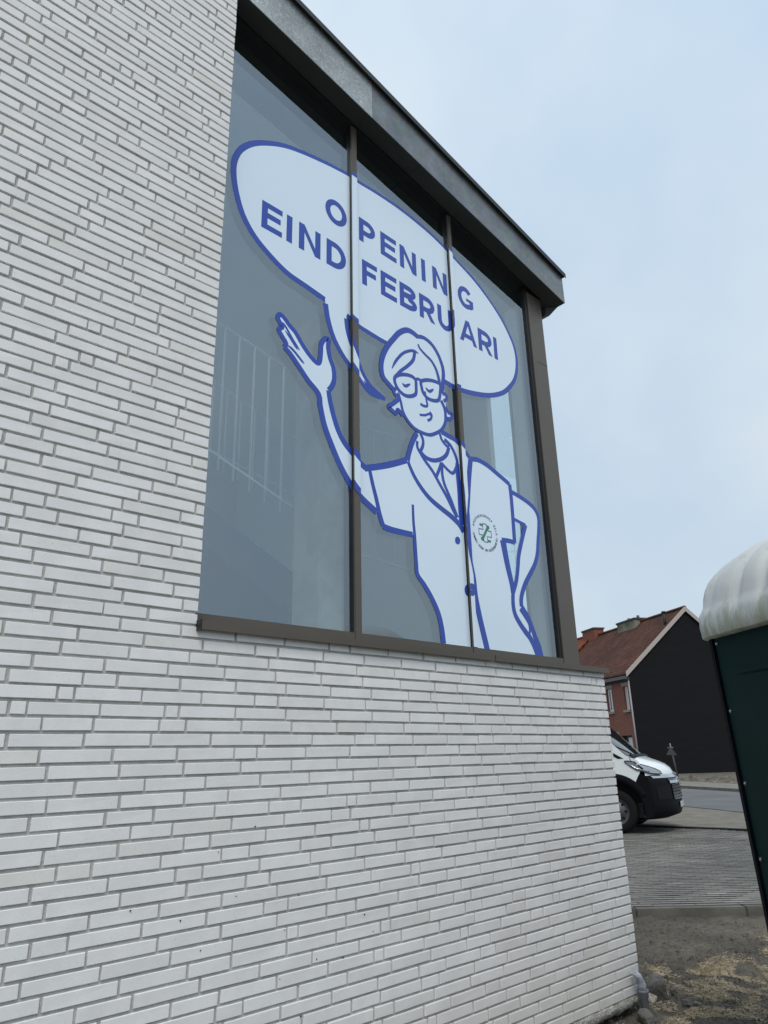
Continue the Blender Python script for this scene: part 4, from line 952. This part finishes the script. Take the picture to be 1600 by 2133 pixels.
# side panels with the wheel arches cut out
def archp(cx, r_, z0, a0, a1, n=14): return [(cx + r_ * math.cos(R(a0 + (a1 - a0) * i / n)), z0 + r_ * math.sin(R(a0 + (a1 - a0) * i / n))) for i in range(n + 1)]
RWH = .365
for sgn in (-1, 1):
    side = [(.37, .805), (.44, .93), (.49, 1.005), (.515, 1.10), (.505, 1.165), (.46, 1.215), (.36, 1.262), (.27, 1.30), (.05, 1.52), (-.22, 1.755), (-.50, 1.99), (-.74, 2.19), (-.84, 2.28), (-1.02, 2.36), (-1.4, 2.425), (-4.72, 2.445), (-4.86, 2.3), (-4.9, .45), (-4.2, .42)] + archp(-3.45, .46, RWH, 165, 15) + [(-2.9, .42), (-.62, .42), (-.63, .52)] + archp(0, .625, RWH, 160, 47, 16)
    pts = [V(x, sgn * 1.0, z) for x, z in side]; flat = [Vector((x, z, 0)) for x, z in side]
    tr_ = tessellate_polygon([flat]); g = MB(); inn = [p_ - vy * sgn * .03 for p_ in pts]
    g.add(pts + inn, [list(q) for q in tr_] + [[i, (i + 1) % len(pts), (i + 1) % len(pts) + len(pts), i + len(pts)] for i in range(len(pts))]); sp2 = g.build('side_panel', m_van, van)
    # arch cladding
    o_, i_ = archp(0, .632, RWH, 158, 28, 20), archp(0, .50, RWH, 158, 28, 20)
    g = MB()
    ring = [[V(x, sgn * 1.012, z) for x, z in o_], [V(x, sgn * 1.03, z) for x, z in [((a_[0] + c_[0]) / 2, (a_[1] + c_[1]) / 2) for a_, c_ in zip(o_, i_)]], [V(x, sgn * 1.015, z) for x, z in i_], [V(x, sgn * .90, z) for x, z in i_]]
    g.loft(ring, closed=False); g.build('wheel_arch', m_plast, van)
    i2 = archp(0, .50, RWH, 180, 0, 18); g = MB(); g.loft([[V(x, sgn * .90, z) for x, z in i2], [V(x, sgn * .45, z) for x, z in i2]], closed=False); g.build('arch_liner', m_tyre, van)
    g = MB(); g.hexa([V(-.66, sgn * .80, .30), V(.74, sgn * .80, .30), V(.74, sgn * .84, .30), V(-.66, sgn * .84, .30), V(-.66, sgn * .80, 1.02), V(.50, sgn * .80, 1.02), V(.50, sgn * .84, 1.02), V(-.66, sgn * .84, 1.02)]); g.build('inner_wing', m_tyre, van)
    # wheels
    for cx in (0, -3.45):
        def cyl(prof, n=36): return [[V(cx + r_ * math.cos(2 * math.pi * k_ / n), sgn * y_, RWH + r_ * math.sin(2 * math.pi * k_ / n)) for k_ in range(n)] for r_, y_ in prof]
        whl = empty('wheel', V(cx, sgn * .9, RWH) - van.location, parent=van)
        g = MB(); g.loft(cyl([(.215, .955), (.26, .972), (.33, .965), (.358, .94), (.365, .90), (.365, .80), (.35, .765), (.2, .76)])); g.build('tyre', m_tyre, whl)
        g = MB(); g.loft(cyl([(.222, .962), (.212, .958), (.200, .93), (.165, .915), (.15, .935), (.10, .95), (.095, .965), (.055, .975), (.0005, .975)])); rim = g.build('rim', m_rim, whl)
        for k_ in range(8):
            w_ = 2 * math.pi * k_ / 8; q = V(cx + .155 * math.cos(w_), sgn * .9, RWH + .155 * math.sin(w_)); g = MB(); g.tube([q - vy * sgn * -.015, q + vy * sgn * .045], .022, 8); g.build('rim_hole', m_black, whl)
    # bonnet shut line and wiper cowl
    g = MB(); a_, c_ = V(.335, sgn * 1.0015, 1.268), V(.385, sgn * 1.0015, 1.135); g.obox(a_, c_ - a_, vx * .008, vy * sgn * .003); g.build('panel_gap', m_black, van)
    g = MB(); a_, c_ = V(.30, sgn * 1.0015, 1.225), V(-.22, sgn * 1.0015, 1.02); g.obox(V(.24, sgn * 1.0015, 1.245), V(-.20, sgn * 1.0015, 1.505) - V(.24, sgn * 1.0015, 1.245), vx * -.10, vy * sgn * .004); g.build('quarter_trim', m_black, van)
# bumper, wrapped round the nose
bpf = [(.905, .955), (.955, .90), (.975, .80), (.985, .62), (1.0, .50), (1.0, .40), (.96, .29), (.80, .235), (.55, .215)]
g = MB(); g.loft(shell(bpf), closed=False)
for sgn in (-1, 1):
    pr = [(bul(1, x), z) for x, z in bpf] + archp(0, .50, RWH, -17, 40, 8) + [(.43, .76), (.372, .80), (.44, .93), (.485, 1.0)]
    tr_ = tessellate_polygon([[Vector((x, z, 0)) for x, z in pr]]); g.add([V(x, sgn * 1.0005, z) for x, z in pr], [list(q) for q in tr_])
g.build('bumper', m_plast, van)
def patch(name, prof, m, ys, out=.012, par=None):
    rings = [[V(bul(y, x) + out, y, z) for x, z in prof] for y in ys]; g = MB(); g.loft(rings, closed=False); return g.build(name, m, par or van)
patch('chrome_strip', [(.90, .965), (.912, .95), (.935, .925), (.945, .91)], m_chrome, [-.93, -.85, -.75, -.6, -.4, -.2, 0, .2, .4, .6, .75, .85, .93], .014)
patch('grille_slot', [(.955, .895), (.968, .865)], m_black, [-.6, -.4, -.2, 0, .2, .4, .6], .012)
patch('chrome_strip', [(.966, .862), (.976, .83), (.978, .815)], m_chrome, [-.58, -.4, -.2, 0, .2, .4, .58], .016)
patch('grille', [(.975, .80), (.98, .70), (.987, .58), (.995, .545)], m_black, [-.52, -.4, -.2, 0, .2, .4, .52], .014)
gr = empty('grille_mesh', V(.99, 0, .66) - van.location, parent=van)
for k_ in range(5):
    z_ = .57 + k_ * .05; patch('grille_bar', [(.985, z_), (.990, z_ + .008)], m_plast, [-.5, -.25, 0, .25, .5], .024, gr)
for sgn in (-1, 1):
    patch('fog_lamp_recess', [(.97, .78), (.982, .66), (.99, .56)], m_tyre, [sgn * q for q in (.58, .68, .78, .86, .92)], .010)
    # headlamp sweeping back along the wing
    def hx(z_): return [(.90 - (z_ - 1.0) * .57) if z_ < 1.07 else .86 - (z_ - 1.07) * 1.23, .905][z_ < .98]
    cols = []
    for x_, za, zb_ in ((.25, 1.190, 1.205), (.31, 1.140, 1.207), (.37, 1.095, 1.20), (.44, 1.05, 1.183)):
        cols.append([V(x_, sgn * 1.010, za + (zb_ - za) * k_ / 5) for k_ in range(6)])
    for y_, za, zb_ in ((1.0, 1.02, 1.165), (.97, 1.005, 1.155), (.92, .995, 1.14), (.85, .985, 1.11), (.76, .98, 1.065), (.68, .98, 1.02)):
        cols.append([V(bul(y_, hx(za + (zb_ - za) * k_ / 5)) + .018, sgn * (y_ + .012), za + (zb_ - za) * k_ / 5) for k_ in range(6)])
    g = MB(); g.loft(cols, closed=False); hl = g.build('headlight', m_lamp, van)
    g = MB(); loop = [c_[0] for c_ in cols] + [c_[-1] for c_ in cols[::-1]]; g.tube(loop + [loop[0]], .008, 6); g.build('headlight_seal', m_black, hl)
    g = MB(); g.tube([c_[1] + (-vy if sgn < 0 else vy) * .004 + vx * .004 for c_ in cols[1:7]], .010, 6); g.build('running_light', m_chrome, hl)
    g = MB(); g.tube([cols[4][1] * .5 + cols[4][2] * .5 + vx * .006, cols[4][4] + vx * .006], .016, 6); g.build('lamp_reflector', m_black, hl)
# plate, badge and wiper
patch('number_plate', [(1.003, .50), (1.003, .40)], mat('plate', (.55, .56, .56), .4), [-.26, 0, .26], .012)
for k_ in range(2):
    for sgn in (-1, 1):
        g = MB(); a_ = V(.962, 0, .90 - k_ * .055) + vx * .022; c_ = V(.95, sgn * .13, .835 - k_ * .055) + vx * .014; g.tube([a_, c_], .016, 6); g.build('badge_chevron', m_chrome, van)
g = MB(); g.tube([V(.36, -.80, 1.325), V(.10, -.90, 1.46), V(-.12, -.91, 1.60)], .013, 6); g.build('wiper', m_black, van)
g = MB(); g.loft([[V(.40, y, 1.275), V(.37, y, 1.30), V(.30, y, 1.325)] for y in (-.93, -.5, 0, .5, .93)], closed=False); g.build('scuttle', m_plast, van)
g = MB(); g.hexa([V(-4.8, -.9, .28), V(.45, -.85, .26), V(.45, .85, .26), V(-4.8, .9, .28), V(-4.8, -.9, .5), V(.45, -.85, .5), V(.45, .85, .5), V(-4.8, .9, .5)]); g.build('underbody', m_black, van)

# ================================================================== portable toilet beside the camera
ZT = GD + 2.03
m_tgreen = mat('dark_green_plastic', (.0014, .016, .0165), .5, spec=.12, noise=(1.1, (.002, .022, .022), .35, .65), bump=(200, .05, .001)); m_ttrim = mat('black_corner_trim', (.0015, .002, .005), .5, spec=.12)
m_dome = mat('stained_white_plastic', (.55, .57, .54), .55, spec=.4, bump=(12, .15, .01)); t, b = nodes(m_dome)
tc = N(t, 'ShaderNodeTexCoord'); geo = N(t, 'ShaderNodeNewGeometry'); mp = N(t, 'ShaderNodeMapping'); mp.inputs['Scale'].default_value = (5, 5, 1.6); t.links.new(tc.outputs['Object'], mp.inputs[0])
n1 = N(t, 'ShaderNodeTexNoise', i_Scale=3.0, i_Detail=10.0, i_Roughness=.72); t.links.new(mp.outputs[0], n1.inputs['Vector'])
n2 = N(t, 'ShaderNodeTexNoise', i_Scale=22.0, i_Detail=8.0, i_Roughness=.8); t.links.new(mp.outputs[0], n2.inputs['Vector'])
sx = N(t, 'ShaderNodeSeparateXYZ'); t.links.new(geo.outputs['Position'], sx.inputs[0])
mr = N(t, 'ShaderNodeMapRange', i_1=ZT + .14, i_2=ZT - .02, i_3=.0, i_4=.24); t.links.new(sx.outputs[2], mr.inputs[0])
ad = N(t, 'ShaderNodeMath', operation='ADD'); t.links.new(mr.outputs[0], ad.inputs[0]); t.links.new(n1.outputs[0], ad.inputs[1])
alg = ramp(t, [(.55, (.60, .625, .61)), (.70, (.42, .44, .38)), (.86, (.29, .31, .20)), (.97, (.18, .19, .11))], ad.outputs[0])
spk = ramp(t, [(.30, (.45, .47, .42)), (.40, (1, 1, 1))], n2.outputs[0])
t.links.new(mixc(t, .55, alg.outputs[0], spk.outputs[0], 'MULTIPLY'), b.inputs['Base Color'])
T0 = onZ(1472, 1319, ZT); T1 = onZ(1600, 1283, ZT); tu = (T1 - T0).normalized(); tv = Vector((tu.y, -tu.x, 0))
if tv.dot(UR) < 0: tv = -tv
toi = tag(empty('portable_toilet', (T0.x, T0.y, GD - .05)), 'dark green portable toilet cabin with stained white domed roof', 'portable toilet')
def T(a_, c_, z_): q = T0 + tu * a_ + tv * c_; return Vector((q.x, q.y, z_))
TW, TD = 1.12, 1.12
zb = GD - .04
LEAN = -.075
def Tz(a_, c_, z_):                              # the cabin sides lean in a little towards the top
    k_ = 1 + LEAN * (ZT - z_) / 2.0; return T(TW / 2 + (a_ - TW / 2) * k_, TD / 2 + (c_ - TD / 2) * k_, z_)
def tb(name, m, a0, a1, c0, c1, z0, z1, par=toi, bev=0):
    g = MB(); g.hexa([Tz(a0, c0, z0), Tz(a1, c0, z0), Tz(a1, c1, z0), Tz(a0, c1, z0), Tz(a0, c0, z1), Tz(a1, c0, z1), Tz(a1, c1, z1), Tz(a0, c1, z1)]); return g.build(name, m, par, bevel=bev)
pan = tb('side_panel', m_tgreen, .035, TW - .035, .012, .03, zb + .1, ZT - .01)
tb('side_panel', m_tgreen, TW - .03, TW - .012, .035, TD - .035, zb + .1, ZT - .01); tb('side_panel', m_tgreen, .035, TW - .035, TD - .03, TD - .012, zb + .1, ZT - .01); tb('side_panel', m_tgreen, .012, .03, .035, TD - .035, zb + .1, ZT - .01)
for z0, z1 in ((.30, .72), (.80, 1.22), (1.30, 1.62)):                                   # pressed fields in the panel
    tb('pressed_field', m_tgreen, .20, TW - .2, .004, .0118, GD + z0, GD + z1, pan, .006)
tb('vent_rib', m_tgreen, .16, TW - .16, .0, .0118, GD + 1.80, GD + 1.825, pan, .004)
for a_ in (0, TW - .034):
    for c_ in (0, TD - .034): tb('corner_post', m_ttrim, a_, a_ + .034, c_, c_ + .034, zb, ZT - .005, toi, .006)
tb('base', m_ttrim, -.03, TW + .03, -.03, TD + .03, zb, zb + .1)
nrm = -tv
for px, py in ((1491.5, 1340.5), (1520.5, 1481), (1549.5, 1632.5), (1579, 1792), (1609, 1950)):
    u_ = (py - 1319) / 640; z_ = onPlane(px, py, T0, nrm).z; q = Tz(.052, .012, z_); g = MB()
    g.tube([q, q + nrm * .004], .011, 12); rv = g.build('rivet', mat('rivet_washer', (.08, .085, .09), .4, .6) if px < 1495 else bpy.data.materials['rivet_washer'], toi); g = MB(); g.tube([q + nrm * .0041, q + nrm * .007], [.006, .003], 10); g.build('rivet_head', m_chrome, rv)
# domed roof: skirt, ledge, ribbed dome
def rr(a_, c_, e, z_, n=168, p_=5.0, ribs=0.0):
    out = []
    for k_ in range(n):
        w_ = 2 * math.pi * k_ / n; cw, sw = math.cos(w_), math.sin(w_); f_ = (abs(cw) ** p_ + abs(sw) ** p_) ** (-1 / p_)
        rb = 1 - ribs * (1 - abs(math.sin(w_ * 10 + .35))) ** 2
        out.append(T(TW / 2 + (a_ + e) * f_ * cw * rb, TD / 2 + (c_ + e) * f_ * sw * rb, z_))
    return out
g = MB(); A0 = TW / 2
rings = [rr(A0, A0, -.01, ZT - .035, p_=8), rr(A0, A0, .058, ZT - .035, p_=9), rr(A0, A0, .062, ZT - .030, p_=9), rr(A0, A0, .066, ZT + .02, p_=9), rr(A0, A0, .065, ZT + .055, p_=9, ribs=.008), rr(A0, A0, .062, ZT + .085, p_=9, ribs=.022), rr(A0, A0, .050, ZT + .108, p_=9, ribs=.032), rr(A0, A0, .045, ZT + .13, p_=8.5, ribs=.04)]
for i in range(1, 13):
    a_ = R(90 * i / 13); rings.append(rr(A0, A0, +.043 - (A0 - .01) * (1 - math.cos(a_)) ** 1.05, ZT + .13 + .35 * math.sin(a_), p_=8.5 - 5.9 * max(0, i - 3) / 10, ribs=.04 + .045 * math.sin(math.pi * i / 8) if i < 8 else max(0, .04 * (11 - i) / 3)))
g.loft(rings); g.f.append([len(g.v) - 168 + k_ for k_ in range(168)]); g.sm.append(True); g.mi.append(0)
g.build('domed_roof', m_dome, toi)

# ================================================================== drain pipe, rubble and straw at the foot of the wall
m_pvcg = mat('grey_pvc', (.17, .18, .195), .45); m_foil = mat('crumpled_plastic_foil', (.38, .40, .46), .3, spec=.6, bump=(25, .8, .02))
from_ = onZ(1345, 2108, GD + .01); D0 = Vector((from_.x, from_.y, 0))
zz = lambda py: CAM.z + ray(1345, py).z * ((Vector((D0.x, D0.y, 0)) - CAM).xy.length / ray(1345, py).xy.length)
dp_ = tag(empty('drain_pipe', (D0.x, D0.y, GD)), 'grey plastic drain pipe with socket at the corner of the brick wall', 'pipe')
z0, z1 = zz(2100), zz(2062)
g = MB(); g.loft([[(D0.x + r_ * math.cos(k_ * .3927), D0.y + r_ * math.sin(k_ * .3927), z_) for k_ in range(16)] for r_, z_ in ((.024, GD - .15), (.024, z0 + .05), (.029, z0 + .055), (.029, z1 - .015), (.032, z1 - .012), (.032, z1), (.025, z1))]); g.build('socket', m_pvcg, dp_)
g = MB(); random.seed(4)
pts = [Vector((D0.x, D0.y, z1 - .02)), Vector((D0.x - .012, D0.y - .002, z1 + .035)), Vector((D0.x - .03, D0.y + .005, z1 + .075)), Vector((D0.x - .06, D0.y + .01, z1 + .10))]
g.tube(pts, [.027, .025, .022, .017], 14); o = g.build('foil_wrap', m_foil, dp_)
for v in o.data.vertices: v.co += Vector((random.uniform(-1, 1), random.uniform(-1, 1), random.uniform(-1, 1))) * .004
m_rock = mat('broken_stone', (.10, .098, .09), .9, noise=(6, (.2, .19, .17), .35, .7, 8), bump=(30, .7, .02)); m_pale = mat('pale_mortar_lump', (.42, .37, .30), .9, noise=(9, (.52, .47, .4), .4, .6), bump=(40, .6, .01))
def rock(px, py, w_, h_, d_, m, lab, seed, flat=.5, grp='loose stones at the foot of the wall'):
    rn_ = random.Random(seed); p_ = onZ(px, py, GD + .0); bm = bmesh.new(); bmesh.ops.create_icosphere(bm, subdivisions=3, radius=1)
    for v in bm.verts:
        q = v.co.copy(); s_ = max(abs(q.x), abs(q.y), abs(q.z)) ** .65
        q = q / s_ * (1 + .22 * mn.noise(q * 1.6 + Vector((seed, 0, 0))) + .08 * mn.noise(q * 5 + Vector((seed, 3, 0))))
        v.co = Vector((q.x * w_ / 2, q.y * d_ / 2, q.z * h_ / 2))
    me_ = bpy.data.meshes.new('stone'); bm.to_mesh(me_); bm.free(); o_ = link('stone', me_, m); sgz = soil_z(Vector((p_.x, p_.y, 0)), 1.5)
    o_.location = (p_.x, p_.y, sgz + h_ * .30); o_.rotation_euler = (rn_.uniform(-.4, .4), rn_.uniform(-.3, .3), rn_.uniform(0, 3)); tag(o_, lab, 'stone', grp); return o_
rock(1371, 2088, .12, .15, .09, m_rock, 'dark broken stone slab leaning beside the grey drain pipe', 1)
rock(1360, 2094, .05, .05, .05, m_pale, 'pale yellowish lump of mortar right beside the drain pipe', 2)
rock(1385, 2080, .05, .03, .04, m_pale, 'small pale chip behind the dark broken stone', 3)
rock(1347, 2124, .10, .06, .07, m_rock, 'grey flat stone in the soil below the drain pipe', 4)
rock(1405, 2078, .04, .035, .04, m_rock, 'small dark clod on the soil right of the stone slab', 5)
rock(1431, 2098, .045, .035, .04, m_rock, 'dark clod at the bottom edge nearest the drain pipe', 6)
rock(1453, 2099, .04, .02, .03, m_rock, 'thin dark clod in the dry straw at the bottom', 7)
# small clods and crumbs: nobody could count them
random.seed(31); g = MB()
for i in range(2600):
    px, py = random.uniform(1290, 1640), 1915 + 230 * random.random() ** .8; p_ = onZ(px, py, GP - .08); d = -(p_ - K0).dot(kerb_n)
    if d < .03 or p_.y < 0.02 and p_.x < .02: continue
    r_ = random.uniform(.003, .012) * (1.8 if random.random() < .06 else 1); z_ = soil_z(Vector((p_.x, p_.y, 0)), d) + r_ * .2; o_ = Vector((p_.x, p_.y, z_))
    a_ = [o_ + Vector((r_ * math.cos(q * 1.26 + i) * random.uniform(.6, 1.3), r_ * math.sin(q * 1.26 + i) * random.uniform(.6, 1.3), -r_ * .3)) for q in range(5)] + [o_ + Vector((0, 0, r_ * random.uniform(.5, 1)))]
    g.add(a_, [(q, (q + 1) % 5, 5) for q in range(5)])
tag(g.build('soil_crumbs', m_soil), 'loose crumbs and clods scattered over the bare soil', 'soil', kind='stuff')
# dry straw: thin blades in ragged patches
m_straw = mat('dry_straw', (.42, .345, .235), .9, noise=(40, (.55, .475, .35), .35, .7)); g = MB(); random.seed(8)
def straw(cx, cy, rx, ry, n):
    for i in range(n):
        px, py = random.gauss(cx, rx), random.gauss(cy, ry)
        p_ = onZ(px, py, GP - .08); d = -(p_ - K0).dot(kerb_n)
        if d < .3: continue
        if mn.noise(Vector((p_.x, p_.y, 0)) * 5.0) < -.05: continue
        z_ = soil_z(Vector((p_.x, p_.y, 0)), d); a_ = random.uniform(0, 6.28); L2 = random.uniform(.008, .035); w_ = random.uniform(.0006, .0013); up = random.uniform(.0, .28)
        dr_ = Vector((math.cos(a_), math.sin(a_), up)) * L2; sd_ = Vector((-math.sin(a_), math.cos(a_), 0)) * w_; o_ = Vector((p_.x, p_.y, z_ + .001))
        g.add([o_ - sd_, o_ + sd_, o_ + dr_ * .6 + sd_ * .7 + Vector((0, 0, .003)), o_ + dr_], [(0, 1, 2), (0, 2, 3)])
straw(1505, 2018, 50, 11, 8500); straw(1362, 2026, 13, 8, 2000); straw(1540, 2065, 55, 24, 7000); straw(1440, 2070, 50, 24, 3500); straw(1594, 1972, 5, 9, 800); straw(1480, 2115, 90, 18, 5000); straw(1395, 2120, 40, 14, 1200)
tag(g.build('dry_straw', m_straw, recalc=False), 'dry yellowish straw strewn over the soil near the wall corner', 'straw', kind='stuff')
